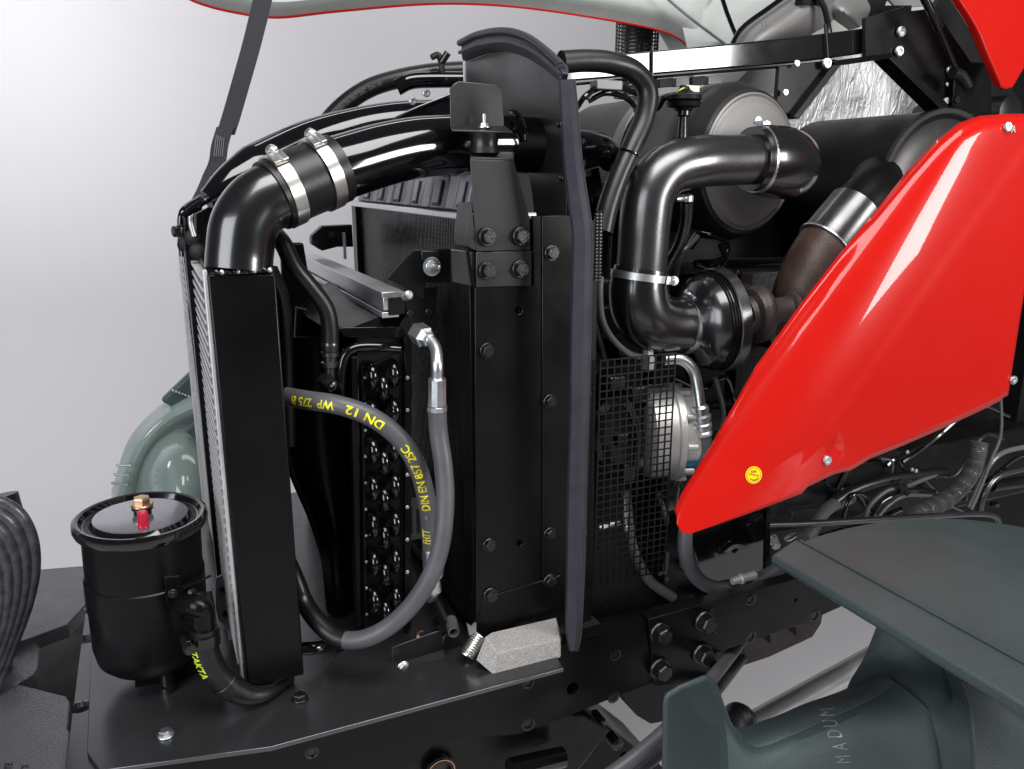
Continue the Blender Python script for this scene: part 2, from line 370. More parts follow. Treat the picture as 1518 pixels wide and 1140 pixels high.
# arched lower lug of the front axle carrier
ax = T('axle_carrier', 'black cast axle carrier with a yellow ringed bore below the mounting plate', 'axle carrier', (.4, 1.3, .6))
MB().prism([W(*q, 1.24) for q in ((250, 1130), (560, 1085), (640, 1060), (760, 1050), (870, 1058), (905, 1085), (830, 1180), (250, 1300))], (0, .5, 0)).build('casting', 'engine', ax, bevel=.008)
p = W(650, 1138, 1.235); MB().lathe(p, (0, -1, 0), [(0, .03), (.012, .03), (.014, .021), (.004, .02)], 32).build('bore_ring', 'darkst', ax)
MB().lathe(p, (0, -1, 0), [(.0142, .0275), (.016, .0275), (.016, .0255), (.0142, .0255)], 32, caps=False).build('yellow_ring', 'brass', ax)
MB().tube(path_smooth(pt((755, 1140, 1.2), (790, 1132, 1.2), (835, 1122, 1.2)), 6), .02, 16).build('cylinder', 'gloss', ax)
for q in ((880, 1060), (905, 1092), (925, 1122)):
    p = W(*q, 1.3); MB().lathe(p, (0, -1, 0), [(0, .014), (.03, .014), (.035, .008)], 12).build('bleed_screw', 'darkst', ax)
MB().prism([W(*q, 1.42) for q in ((865, 1075), (885, 1065), (985, 1140), (960, 1175), (850, 1175))], (0, .2, 0)).build('link_arm', 'engine', ax, bevel=.006)
# dark support below rail right
MB().prism([W(*q, 1.30) for q in ((915, 1015), (1070, 985), (1060, 1030), (1000, 1068), (965, 1074), (945, 1062), (930, 1040))], (0, .12, 0)).build('support_lug', 'engine', ax, bevel=.004)
# pair of hoses running under the rail
for i, (dy, dd) in enumerate(((0, 0), (26, .03))):
    o, _ = hose('return_hose', 'ghose', pt((840, 1190 + dy, 1.05 + dd), (930, 1130 + dy, 1.05 + dd), (1010, 1060 + dy, 1.08 + dd), (1060, 1000 + dy, 1.12 + dd), (1100, 950 + dy, 1.3 + dd)), .013 - .001 * i)
    one(o, ('grey hose crossing under the rear rail, upper of the pair' if i == 0 else 'grey hose crossing under the rear rail, lower of the pair'), 'hose', 'hoses under the rail')
# steering shaft and cover
st = T('drive_shaft', 'satin metal shaft with black rubber boot under the rear rail beside the mudguard', 'shaft', (1.2, 1.4, .6))
MB().tube(path_smooth(pt((1100, 1085, 1.32), (1340, 950, 1.45)), 2), .033, 32).build('shaft', 'alu', st)
p, q = W(1085, 1070, 1.28), W(1135, 1075, 1.3)
MB().lathe(p, q - p, [(0, .02), (.006, .036), (.018, .045), (.035, .043), (.05, .036)], 32).build('boot', 'rubber', st)

# ============================================================ LEFT FRONT CASTING
cs = T('weight_carrier', 'grey textured casting with notched edge left of the mounting plate', 'casting', (-.35, 1.5, .7))
zc = .885
MB().prism([WZ(*q, zc) for q in ((-60, 860), (45, 845), (131, 838), (128, 895), (100, 925), (36, 948), (-60, 990))], (0, 0, -.03)).build('front_plate', 'casting', cs, bevel=.002)
zc = .87
MB().prism([WZ(*q, zc) for q in ((-80, 950), (36, 948), (56, 952), (59, 962), (56, 990), (50, 1000), (22, 1014), (-80, 1000))], (0, 0, -.03)).build('middle_lug', 'casting', cs, bevel=.002)
MB().prism([WZ(*q, zc) for q in ((-80, 1000), (22, 1013), (98, 1032), (104, 1040), (100, 1080), (104, 1085), (98, 1150), (95, 1200), (-80, 1230))], (0, 0, -.03)).build('rear_lug', 'casting', cs, bevel=.002)
MB().prism([WZ(*q, .72) for q in ((-80, 860), (140, 850), (190, 1000), (190, 1230), (-80, 1230))], (0, 0, -.05)).build('under_plate', 'matte', cs, bevel=.003)
for i, (t, q) in enumerate((("SPORATE", (12, 1158)), ("CARTS", (38, 1150)), ("8070", (56, 1155)))):
    o = WZ(q[0], q[1] + 15, zc); text_on_plane(t, o, WZ(q[0] + 10, q[1] - 50, zc) - o, WZ(q[0] - 45, q[1] + 15, zc) - o, .016, 'ink', cs, 'embossed_lettering')
# notches of the lower plate
# ribbed rubber cushion at left edge
rb = T('ribbed_bellows', 'grey ribbed rubber bellows at the left edge beside the casting', 'bellows', (-.45, 1.5, .9))
# ribs: concentric bowed rolls
OUT = [(-90, 742), (-30, 740), (4, 746), (30, 764), (47, 800), (50, 845), (40, 895), (20, 950), (0, 1000), (-25, 1060), (-50, 1120)]
for i in range(13):
    P = pt(*[(x - 13.5 * i, y + 12.5 * i, 1.50 - .007 * i) for x, y in OUT])
    MB().tube(path_smooth(P, 6), .0108, 14).build('rib', 'bellow', rb)
MB().tube(path_smooth(pt((-20, 740, 1.62), (0, 820, 1.60), (-5, 900, 1.60), (-35, 1000, 1.60), (-60, 1100, 1.62)), 6), .05, 20).build('core', 'rubber', rb)

# ============================================================ FAR MUDGUARD
fm = T('far_mudguard', 'pale green-grey plastic mudguard and wheel arch behind the filter canister', 'mudguard', (.0, 2.6, 1.0))
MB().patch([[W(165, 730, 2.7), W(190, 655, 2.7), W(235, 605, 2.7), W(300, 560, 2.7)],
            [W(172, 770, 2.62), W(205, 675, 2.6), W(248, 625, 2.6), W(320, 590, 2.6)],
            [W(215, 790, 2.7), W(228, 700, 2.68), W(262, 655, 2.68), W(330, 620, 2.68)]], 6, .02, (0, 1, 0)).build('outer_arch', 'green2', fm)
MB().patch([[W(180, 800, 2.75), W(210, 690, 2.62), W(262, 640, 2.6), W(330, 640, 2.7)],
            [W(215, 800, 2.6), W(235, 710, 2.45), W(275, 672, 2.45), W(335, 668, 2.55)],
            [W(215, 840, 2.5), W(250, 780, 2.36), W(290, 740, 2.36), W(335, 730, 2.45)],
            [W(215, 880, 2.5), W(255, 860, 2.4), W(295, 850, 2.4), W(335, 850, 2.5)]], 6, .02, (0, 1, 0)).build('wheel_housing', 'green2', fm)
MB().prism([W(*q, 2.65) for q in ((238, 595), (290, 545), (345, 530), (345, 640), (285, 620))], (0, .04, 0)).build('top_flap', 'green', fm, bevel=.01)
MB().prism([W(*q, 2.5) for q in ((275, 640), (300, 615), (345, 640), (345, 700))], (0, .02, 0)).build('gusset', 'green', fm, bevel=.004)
for k, q in enumerate(((172, 690, 195, 690), (168, 703, 192, 705), (165, 716, 190, 719))):
    MB().tube([W(q[0], q[1], 2.58), W(q[2], q[3], 2.57)], .004, 8).build('rib', 'green2', fm)
b = MB()
for k in range(7):
    q = W(252 + k * 4.6, 577 + k * 1.7, 2.645); b.lathe(q, (0, -1, 0), [(0, .004), (.004, .003)], 6)
b.build('moulded_marks', 'fin', fm)
# ============================================================ HOOD (raised) AND STRAP
hd = T('raised_hood', 'grey lined underside of the raised hood with thin red rim along the top', 'hood', (1.2, 2.0, 2.4))
edge = [(262, -14), (290, 2), (340, 16), (410, 25), (500, 16), (640, 5), (760, 9), (890, 27), (975, 44), (1012, 62), (1030, 90), (1045, 120)]
def hrow(dx, dy, Y): return [W(x + dx, y + dy, Y) for x, y in edge]
rows = [hrow(0, 0, 2.15), [W(x + 22 * min(1, i / 6), y - 24 - 2.0 * i, 2.10) for i, (x, y) in enumerate(edge)],
        [W(x + 70 * min(1, i / 8), y - 75 - 5 * i, 2.2) for i, (x, y) in enumerate(edge)], [W(x + 160, y - 190, 2.5) for x, y in edge]]
MB().patch(rows, 5, .006, (0, .6, .8)).build('lining', 'hood', hd)
MB().tube(path_smooth([p + V((0, -.003, -.002)) for p in rows[0]], 6), .0028, 8).build('red_rim', 'red', hd)
# inner side of the hood right of the rim, behind the cross beam
MB().patch([[W(1012, 40, 2.12), W(1050, 10, 2.1), W(1080, -40, 2.1)], [W(1035, 130, 2.1), W(1075, 60, 2.05), W(1130, -40, 2.05)], [W(1060, 150, 2.1), W(1130, 80, 2.02), W(1200, -40, 2.0)]], 6, .006, (0, .8, .2)).build('side_lining', 'hood', hd)
MB().patch([[W(975, 44, 2.2), W(990, 0, 2.25), W(1000, -60, 2.3)], [W(1030, 120, 2.16), W(1060, 20, 2.16), W(1100, -60, 2.2)], [W(1120, 140, 2.1), W(1240, 60, 2.1), W(1300, -60, 2.1)], [W(1190, 130, 2.1), W(1340, 60, 2.1), W(1420, -60, 2.1)]], 6, .006, (0, 1, 0)).build('inner_liner', 'hood', hd)
MB().tube(path_smooth(pt((980, -10, 2.05), (1025, 28, 2.05), (1078, 68, 2.05)), 6), .004, 8).build('seam_bead', 'tank', hd)
MB().tube(path_smooth(pt((1065, -20, 1.95), (1078, 20, 1.95), (1094, 60, 1.95)), 5), .006, 10).build('stay_rod', 'gloss', hd)
# pale air duct and cloths of sheet under the hood
dc = T('air_duct', 'pale grey moulded air duct with black cable ties above the cross beam', 'duct', (1.6, 1.9, 2.2))
MB().patch([[W(1085, 75, 1.92), W(1105, 40, 1.92), W(1150, 8, 1.92), W(1200, -25, 1.92)], [W(1115, 80, 1.86), W(1140, 50, 1.84), W(1180, 20, 1.84), W(1230, -20, 1.84)], [W(1180, 70, 1.88), W(1205, 50, 1.86), W(1235, 30, 1.86), W(1262, -20, 1.86)]], 6, .02, (0, 1, 0)).build('duct_shell', 'cap', dc)
MB().tube(path_smooth(pt((1080, 78, 1.88), (1100, 42, 1.88), (1145, 8, 1.88), (1190, -25, 1.88)), 8), .007, 10).build('dark_edge', 'gloss', dc)
MB().patch([[W(1225, -10, 1.88), W(1245, -5, 1.86), W(1275, -15, 1.88)], [W(1232, 20, 1.86), W(1256, 16, 1.82), W(1290, 10, 1.86)], [W(1262, 44, 1.87), W(1275, 40, 1.84), W(1284, 30, 1.87)]], 6, .01, (0, 1, 0)).build('crumpled_sleeve', 'cap', dc)
MB().tube(path_smooth(pt((1208, -12, 1.82), (1222, 12, 1.81), (1228, 40, 1.81), (1230, 60, 1.8)), 8), .008, 10).build('black_tie', 'rubber', dc)
MB().patch([[W(1310, -10, 1.9), W(1330, 12, 1.9)], [W(1410, -10, 1.9), W(1410, 6, 1.9)]], 4, .01, (0, 1, 0)).build('pale_panel', 'cap', dc)
MB().box(W(1190, 5, 1.83), W(1210, -8, 1.86)).build('clip', 'matte', dc)
MB().prism([W(*q, 1.88) for q in ((1262, -10), (1320, -10), (1312, 8), (1352, 8), (1350, 22), (1280, 34))], (0, .02, 0)).build('clip_plate', 'matte', dc)
for i, q in enumerate((1128, 1134)): MB().tube([W(q, 30, 1.842), W(q + 3, 40, 1.842)], .0012, 6).build('moulded_mark', 'greyink', dc)

sp = T('lifting_strap', 'black webbing strap hanging from the hood to the cooler frame', 'strap', (.1, 1.9, 2.0))
c = [(396, -30), (384, 22), (372, 70), (358, 120), (343, 172), (334, 200)]
pw = [W(x, y, 1.9 + .0 * i) for i, (x, y) in enumerate(c)]
def strap(pts, wdt, name, th=.0028):
    P = path_smooth(pts, 5); b = MB(); vs = []
    for p in P:
        d = rgt * wdt / 2; vs += [p - d, p + d, p + d + V((0, th, 0)), p - d + V((0, th, 0))]
    n = len(P); fs = []
    for i in range(n - 1):
        for k in range(4): fs.append((i * 4 + k, i * 4 + (k + 1) % 4, (i + 1) * 4 + (k + 1) % 4, (i + 1) * 4 + k))
    fs += [(0, 1, 2, 3), tuple((n - 1) * 4 + k for k in (3, 2, 1, 0))]
    return b.add(vs, fs).build(name, 'web', sp)
strap(pw, .041, 'webbing')
strap([W(334, 188, 1.895), W(326, 215, 1.893), W(322, 240, 1.893), W(312, 262, 1.893)], .037, 'sewn_loop')
strap([W(306, 262, 1.89), W(296, 285, 1.88), W(285, 305, 1.87)], .018, 'loop_tail')
for i in range(5): MB().tube([W(321 - i * .2 + i * 3, 200 + i, 1.889), W(317 + i * 3.1, 232, 1.889)], .0008, 6).build('stitch', 'greyink', sp)

# ============================================================ EXHAUST STACK WITH LATTICE GUARD
ex = T('exhaust_guard', 'perforated black guard of the exhaust stack rising behind the cross beam', 'exhaust guard', (1.3, 2.3, 2.1))
a0, a1 = W(943, 95, 2.3), W(943, 5, 2.3); cr = rad(a0, 31)
MB().lathe(a0, (0, 0, 1), [(-.1, cr * .7), (.3, cr * .7)], 24).build('stack_pipe', 'iron', ex)
b = MB()
for k in range(28):
    th = k / 28 * math.tau; p = a0 + V((math.cos(th), math.sin(th), 0)) * cr; b.beam(p + V((0, 0, -.1)), p + V((0, 0, .25)), .0025, .0025)
for k in range(30):
    b.lathe(a0 + V((0, 0, -.1 + k * .0105)), (0, 0, 1), [(0, cr + .0012), (.003, cr + .0012), (.003, cr - .001), (0, cr - .001)], 28, caps=False)
b.build('lattice', 'darkst', ex, kind='stuff')

# ============================================================ CROSS BEAM AND BRACKETS
bm_ = T('hood_support_beam', 'square black support beam, bright at its left end, running back to the bracket plate', 'beam', (1.3, 1.55, 2.1))
Yb = 1.58
q0, q1 = W(800, 108, Yb), W(1290, 62, Yb)
MB().prism([W(838, 88, Yb), W(1180, 55, Yb), W(1292, 40, Yb), W(1292, 78, Yb), W(1180, 93, Yb), W(838, 121, Yb)], (0, .045, 0)).build('tube', 'beam', bm_, bevel=.004)
MB().tube([W(838, 126, Yb), W(1000, 112, Yb - .002), W(1180, 97, Yb)], .003, 8).build('weld_seam', 'gloss', bm_)
MB().beam(W(1223, 36, Yb - .006), W(1227, 93, Yb - .006), .006, .003).build('cable_tie', 'rubber', bm_)
MB().beam(W(967, 68, Yb - .004), W(967, 112, Yb - .004), .005, .003).build('cable_tie', 'rubber', bm_)
for q in ((1014, 24), ): pass
br = T('cab_bracket_plate', 'black angled bracket plate with two round bolts framing the foil', 'bracket', (1.9, 1.55, 1.9))
MB().prism([W(*q, 1.56) for q in ((1283, 26), (1345, 9), (1352, 16), (1385, 12), (1440, 92), (1470, 95), (1470, 168), (1405, 168), (1392, 158), (1318, 86), (1283, 84))], (0, .012, 0)).build('plate', 'satin', br, bevel=.0015)
MB().prism([W(*q, 1.55) for q in ((1318, 86), (1330, 84), (1412, 160), (1396, 164))], (0, .05, 0)).build('diagonal_flange', 'satin', br, bevel=.001)
MB().prism([W(*q, 1.57) for q in ((1155, 98), (1240, 88), (1242, 96), (1183, 172), (1150, 165))], (0, .012, 0)).build('left_gusset', 'satin', br, bevel=.0015)
MB().prism([W(*q, 1.55) for q in ((1236, 96), (1248, 95), (1185, 176), (1176, 174))], (0, .05, 0)).build('gusset_flange', 'satin', br, bevel=.001)
MB().prism([W(*q, 1.55) for q in ((1236, 90), (1322, 78), (1322, 86), (1240, 98))], (0, .05, 0)).build('lower_lip', 'gloss', br, bevel=.001)
for q in ((1335, 47), (1332, 76), (1225, 94)): ibolt(br, *q, 1.556, 8, 'socket')
for q in ((1181, 94, 5), (1164, 137, 5), (1407, 104, 6), (1404, 125, 3), (1402, 150, 6)): ibolt(br, *q[:2], 1.556, q[2], 'socket')
MB().prism([W(*q, 1.54) for q in ((1416, 98), (1436, 98), (1428, 158), (1412, 158))], (0, .004, 0)).build('strut_tab', 'satin', br, bevel=.001)
ibolt(br, 1418, 148, 1.538, 5, 'darksocket')
gs = T('gas_strut', 'black gas strut running down from the hood to its ball socket', 'gas strut', (1.9, 1.5, 2.0))
MB().tube(pt((1362, -20, 1.48), (1392, 42, 1.485)), .010, 20).build('cylinder', 'gloss', gs)
MB().tube(pt((1390, 38, 1.485), (1422, 112, 1.5)), .0055, 16).build('rod', 'gloss', gs)
MB().tube(path_smooth(pt((1412, 108, 1.50), (1424, 112, 1.50), (1434, 128, 1.50)), 4), .014, 16).build('ball_socket', 'matte', gs)
# dark side of hood right of strut
hs = T('hood_side_frame', 'dark hood side frame between the gas strut and the red corner panel', 'frame', (2.1, 1.7, 2.0))
MB().prism([W(*q, 1.70) for q in ((1400, -10), (1440, -10), (1530, 200), (1465, 200), (1440, 95), (1380, 20))], (0, .02, 0)).build('plate', 'matte', hs)
MB().prism([W(*q, 1.62) for q in ((1438, 92), (1468, 92), (1470, 165), (1432, 165))], (0, .01, 0)).build('tab_plate', 'satin', hs, bevel=.001)
MB().lathe(W(1500, 165, 1.62), (0, 1, 0), [(0, .03), (.004, .045), (.3, .045)], 28).build('grommet', 'rubber', hs)
MB().prism([W(*q, 2.0) for q in ((1440, 40), (1560, 40), (1560, 260), (1440, 260))], (0, .02, 0)).build('back_plate', 'matte', hs)
rc = T('red_hood_corner', 'red lower corner of the raised hood side at the top right', 'hood panel', (2.1, 1.5, 2.2))
MB().prism([W(*q, 1.46) for q in ((1412, -14), (1560, -14), (1560, 30), (1502, 130), (1492, 132), (1484, 128), (1462, 80), (1445, 38))], (0, .02, 0)).build('panel', 'red', rc, bevel=.004)
MB().tube(path_smooth(pt((1413, -14, 1.455), (1446, 38, 1.455), (1464, 80, 1.455), (1484, 126, 1.455)), 6), .004, 10).build('rolled_edge', 'red', rc)

# ============================================================ FOIL HEAT SHIELD
fo = MB().patch([[W(1165, 70, 1.93), W(1165, 260, 1.93)], [W(1300, 70, 1.95), W(1300, 260, 1.95)], [W(1430, 70, 1.93), W(1430, 260, 1.93)]], 5, .003, (0, 1, 0)).build('foil_heat_shield', 'foil')
one(fo, 'crinkled silver foil heat shield seen through the opening of the bracket plate', 'heat shield')
# ============================================================ AIR CLEANER
ang = R(9); axn = V((math.sin(ang), -math.cos(ang), 0))           # points out of the lid
ac = T('air_cleaner', 'dark cylindrical air cleaner with pale round lid behind the big bent intake pipe', 'air cleaner', (1.3, 1.6, 1.7))
cc = W(1112, 241, 1.50); RR = rad(cc, 100)
MB().lathe(cc, -axn, [(0, RR * .98), (.004, RR * 1.04), (.03, RR * 1.10), (.05, RR * 1.16), (.10, RR * 1.16), (.12, RR * 1.10), (.52, RR * 1.06), (.54, RR * .9)], 64).build('body', 'air', ac)
MB().lathe(cc, axn, [(-.002, RR * .98), (.003, RR * .985), (.006, RR * .96), (.003, RR * .93), (.007, RR * .90), (.010, RR * .82), (.010, RR * .3), (.010, .001)], 72, caps=False).build('lid', 'cap', ac)
for d, wd, m in ((.26, .03, 'cap'),):
    MB().lathe(cc - axn * d, -axn, [(0, RR * 1.09), (.003, RR * 1.115), (wd, RR * 1.11), (wd + .003, RR * 1.06)], 64, caps=False).build('strap_band', m, ac)
MB().lathe(cc - axn * .56, -axn, [(0, RR * .55), (.25, RR * .55)], 40).build('inlet_neck', 'air', ac)
# black frame parts on top of the cleaner (light bits under the beam)
for i in range(4):
    MB().prism([W(978 + i * 24, 117 - i * 1.5, 1.66), W(998 + i * 24, 115 - i * 1.5, 1.66), W(998 + i * 24, 128 - i * 1.5, 1.66), W(978 + i * 24, 130 - i * 1.5, 1.66)], (0, .02, 0)).build('rib_pad', 'tank' if i % 2 else 'matte', ac, bevel=.001)
# service indicator
si = T('service_indicator', 'black disc-shaped service indicator with pale connector on the air cleaner', 'sensor', (1.2, 1.42, 1.9))
p = W(1014, 150, 1.44); k = 1 / sc_at(p)
MB().lathe(p, (0, 0, 1), [(-14 * k, 12 * k), (-10 * k, 14 * k), (-8 * k, 24 * k), (-2 * k, 26 * k), (0, 22 * k), (2 * k, 26 * k), (8 * k, 25 * k), (10 * k, 18 * k), (16 * k, 9 * k), (22 * k, 7 * k)], 28).build('disc', 'matte', si)
MB().lathe(p, (0, 0, -1), [(12 * k, 10 * k), (20 * k, 10 * k), (22 * k, 6 * k), (52 * k, 8 * k)], 20).build('stem', 'darkst', si)
MB().box(W(1018, 126, 1.43), W(1028, 138, 1.45)).build('connector', 'clear', si, bevel=.0005)
MB().tube(path_smooth(pt((1022, 128, 1.44), (1010, 132, 1.43), (1002, 138, 1.44)), 4), .0015, 6).build('wire', 'lime', si)
MB().tube(path_smooth(pt((1005, 140, 1.45), (985, 145, 1.46), (975, 160, 1.5), (955, 168, 1.55)), 5), .006, 10).build('wire_boot', 'rubber', si)
# ============================================================ INTAKE PIPE
ip = T('intake_pipe', 'big satin graphite bent intake pipe with black rubber elbows from air cleaner to turbocharger', 'pipe', (1.1, 1.4, 1.6))
Yi = 1.36
r1 = rad(W(960, 330, Yi), 38)
P = path_smooth(pt((1128, 236, Yi + .02), (1080, 238, Yi + .01), (1035, 240, Yi), (990, 252, Yi - .0), (964, 285, Yi), (956, 330, Yi), (953, 370, Yi), (950, 408, Yi)), 8)
MB().tube(P, r1, 40).build('metal_pipe', 'graph', ip)
# rubber elbow to the lid
c0 = W(1128, 236, Yi + .02); c3 = cc
P2 = path_smooth([W(1112, 236, Yi + .02), W(1135, 236, Yi + .02), W(1160, 240, Yi + .035), W(1165, 246, Yi + .075), W(1140, 246, Yi + .12), cc + axn * .005], 8)
MB().tube(P2, [r1 * (1.28 + .16 * math.sin(i / len(P2) * math.pi)) for i in range(len(P2))], 40).build('rubber_elbow', 'gloss2', ip)
band(ip, W(1124, 236, Yi + .02), W(1135, 236, Yi + .02) - W(1112, 236, Yi + .02), r1 * 1.29, .016, 'zinc', (0, -.1, 1))
P3 = path_smooth(pt((951, 398, Yi), (946, 430, Yi), (953, 464, Yi + .0), (978, 480, Yi + .005), (1018, 484, Yi + .01)), 8)
r3 = rad(W(946, 430, Yi), 42)
MB().tube(P3, [r3 * (1 + .10 * math.sin(i / len(P3) * math.pi)) for i in range(len(P3))], 40).build('rubber_elbow', 'gloss2', ip)
band(ip, W(948, 409, Yi), W(946, 430, Yi) - W(951, 398, Yi), r3 * 1.02, .014, 'zinc', (.55, -.8, 0))
band(ip, W(1013, 483, Yi + .008), W(1018, 484, Yi + .01) - W(1000, 483, Yi + .007), r3 * 1.0, .014, 'zinc', (-.1, -.25, 1))
# ============================================================ TURBOCHARGER
tb = T('turbocharger', 'dark turbocharger with round compressor housing at the end of the intake elbow', 'turbocharger', (1.3, 1.5, 1.45))
tc = W(1010, 482, Yi + .01); ta = V((.985, -.10, .08)).normalized()
MB().lathe(tc, ta, [(-.01, r3 * .9), (.01, r3 * .95), (.02, .066), (.03, .084), (.05, .098), (.075, .102), (.085, .096), (.086, .106), (.10, .106), (.104, .09), (.11, .05), (.15, .04)], 56).build('compressor_housing', 'gloss2', tb)
MB().lathe(tc, ta, [(.076, .1065), (.078, .109), (.099, .109), (.101, .1065)], 56, caps=False).build('back_plate_ring', 'graph', tb)
vol = [tc + ta * .055 + (V((0, 0, 1)) * math.cos(a) + ta.cross(V((0, 0, 1))) * math.sin(a)) * .074 for a in [i * math.tau * .92 / 28 for i in range(29)]]
MB().tube(vol, [.018 + .010 * i / 28 for i in range(29)], 16).build('volute', 'gloss2', tb)
for a in (.3, 1.3, 2.2, 3.1, 4.2, 5.3): bolt(tb, tc + ta * .027 + (V((0, 0, 1)) * math.cos(a) - ta.cross(V((0, 0, 1))) * math.sin(a)) * .076, -ta, .008, 'dark')
for q_ in ((.058, .1035), (.064, .1035), (.0705, .1045)): MB().lathe(tc, ta, [(q_[0], .09), (q_[0] + .0005, q_[1]), (q_[0] + .0035, q_[1]), (q_[0] + .004, .09)], 56, caps=False).build('step_ring', 'drum', tb)
for a in (.1, .8, 1.6, 2.5, 3.4, 4.3, 5.2): bolt(tb, tc + ta * .103 + (V((0, 0, 1)) * math.cos(a) - ta.cross(V((0, 0, 1))) * math.sin(a)) * .085, ta, .009, 'zinc')
tp = W(1122, 466, 1.40)
MB().lathe(tp - ta * .03, ta, [(-.03, .03), (.008, .045), (.014, .058), (.030, .064), (.040, .062), (.046, .04), (.08, .03), (.11, .03)], 44).build('turbine_housing', 'iron', tb)
vol = [tp + ta * .0 + (V((0, 0, 1)) * math.cos(a) + ta.cross(V((0, 0, 1))) * math.sin(a)) * .048 for a in [i * math.tau / 28 for i in range(29)]]
MB().tube(vol, .017, 16).build('volute', 'iron', tb)
MB().lathe(W(1146, 460, 1.41), ta, [(0, .024), (.04, .027), (.045, .036), (.055, .036)], 28).build('outlet_neck', 'iron', tb)
MB().box(W(1092, 406, 1.42), W(1106, 428, 1.44)).build('clamp_block', 'graph', tb, bevel=.001)
for q in ((1096, 405), (1100, 430), (1102, 490)): ibolt(tb, *q, 1.42, 5, 'dark')
MB().tube(path_smooth(pt((1050, 392, 1.5), (1075, 380, 1.5), (1078, 362, 1.5), (1060, 350, 1.5), (1040, 345, 1.52)), 8), .006, 12).build('oil_line', 'gloss', tb)
text_on_plane('7HM1', W(1034, 522, 1.35), W(1050, 508, 1.35) - W(1034, 522, 1.35), W(1028, 512, 1.35) - W(1034, 522, 1.35), .010, 'greyink', tb)
# ============================================================ MUFFLER AND EXHAUST PIPE
mu = T('muffler', 'large dark horizontal muffler drum with rimmed end cap behind the red panel', 'muffler', (1.9, 1.7, 1.7))
mc = W(1392, 292, 1.52); MR = rad(mc, 122)
MB().lathe(mc, (0, 1, 0), [(0, MR * .97), (.004, MR), (.46, MR), (.465, MR * .9)], 64).build('drum', 'drum', mu)
MB().lathe(mc, (0, -1, 0), [(-.012, MR * 1.005), (-.004, MR * 1.03), (.004, MR * 1.02), (.004, MR * .97), (-.004, MR * .94), (.004, MR * .87), (.010, MR * .7), (.013, MR * .3), (.014, .001)], 72, caps=False).build('end_cap', 'air', mu)
ep = T('exhaust_downpipe', 'brown heat-stained exhaust pipe with bright steel sleeve between turbocharger and muffler', 'pipe', (1.5, 1.5, 1.5))
r4 = rad(W(1200, 400, 1.48), 40)
P = path_smooth(pt((1165, 500, 1.50), (1182, 465, 1.49), (1190, 430, 1.48), (1205, 392, 1.48), (1232, 350, 1.48)), 8)
MB().tube(P, [r4 * (1.1 - .1 * i / len(P)) for i in range(len(P))], 36).build('pipe', 'rust', ep)
p, q = W(1222, 362, 1.48), W(1268, 308, 1.48); L = (q - p).length
MB().lathe(p, q - p, [(0, r4 * .98), (.002, r4 * 1.06), (.006, r4 * 1.06), (.008, r4 * 1.02), (L, r4 * 1.02)], 48).build('steel_sleeve', 'graph', ep)
MB().lathe(p, q - p, [(-.001, r4 * 1.0), (-.001, r4 * 1.07), (.003, r4 * 1.07)], 48, caps=False).build('bead', 'zinc', ep)
MB().tube(path_smooth(pt((1265, 312, 1.5), (1292, 285, 1.51), (1300, 268, 1.56)), 6), r4 * .95, 32).build('muffler_stub', 'drum', ep)
# ============================================================ RADIATOR
ra = T('radiator', 'tall black radiator with grey ribbed header tank and bolted side panel in the middle', 'radiator', (.55, 1.25, .91))
X0, Xc, X1 = WX(703, 500, .487)[0], .605, .674
YR = 1.25
cut = MB()
for q in ((769, 460, 6), (771, 805, 5)): circle_cut(cut, *q[:2], YR, q[2], .01)
MB().prism([W(704, 425, YR), W(797, 425, YR), W(799, 862, YR), W(717, 886, YR), W(706, 925, YR)], (0, .012, 0)).build('side_panel', 'satin', ra, bevel=.0015, cut=cut)
MB().prism([W(717, 887, YR), W(832, 852, YR), W(834, 905, YR), W(708, 942, YR), W(706, 926, YR)], (0, .012, 0)).build('lower_panel', 'satin', ra, bevel=.0015)
MB().prism([W(790, 320, YR + .004), W(803, 320, YR + .004), W(803, 860, YR + .004), W(797, 862, YR + .004)], (0, .012, 0)).build('edge_strip', 'satin', ra, bevel=.001)
MB().prism([W(804, 320, YR + .001), W(852, 318, YR + .001), W(856, 903, YR + .001), W(833, 903, YR + .001), W(832, 852, YR + .001), W(804, 860, YR + .001)], (0, .01, 0)).build('flange_column', 'satin', ra, bevel=.002)
MB().box((X0, YR + .012, .925), (X0 + .014, YR + .055, 1.60)).build('front_flange', 'satin', ra, bevel=.001)
for q in ((722, 520, 12), (725, 808, 11), (727, 882, 12)): ibolt(ra, *q[:2], YR - .001, q[2])
for q in ((818, 375, 12), (815, 595, 11), (815, 791, 10), (815, 861, 11)): ibolt(ra, *q[:2], YR, q[2])
# core: far side is 0.82 m away across the tractor
zt = 1.685; zb = .935
MB().box((.515, YR + .02, zb), (.60, 2.08, zt)).build('core', 'matte', ra)
b = MB()
for i in range(94):
    y = YR + .058 + i * .0086; b.box((.5010, y, zb), (.5150, y + .0030, zt))
b.build('vertical_tubes', 'darkst', ra, kind='stuff')
b = MB()
for i in range(93):
    z = zb + .004 + i * .0080; b.box((.5018, YR + .055, z), (.5060, 2.06, z + .0018))
b.build('cooling_fins', 'darkst', ra, kind='stuff')
MB().box((.49, 2.06, zb), (.60, 2.10, zt)).build('far_panel', 'satin', ra, bevel=.001)
MB().box((.49, YR + .014, zb - .012), (.60, 2.08, zb + .004)).build('bottom_tank', 'satin', ra, bevel=.002)
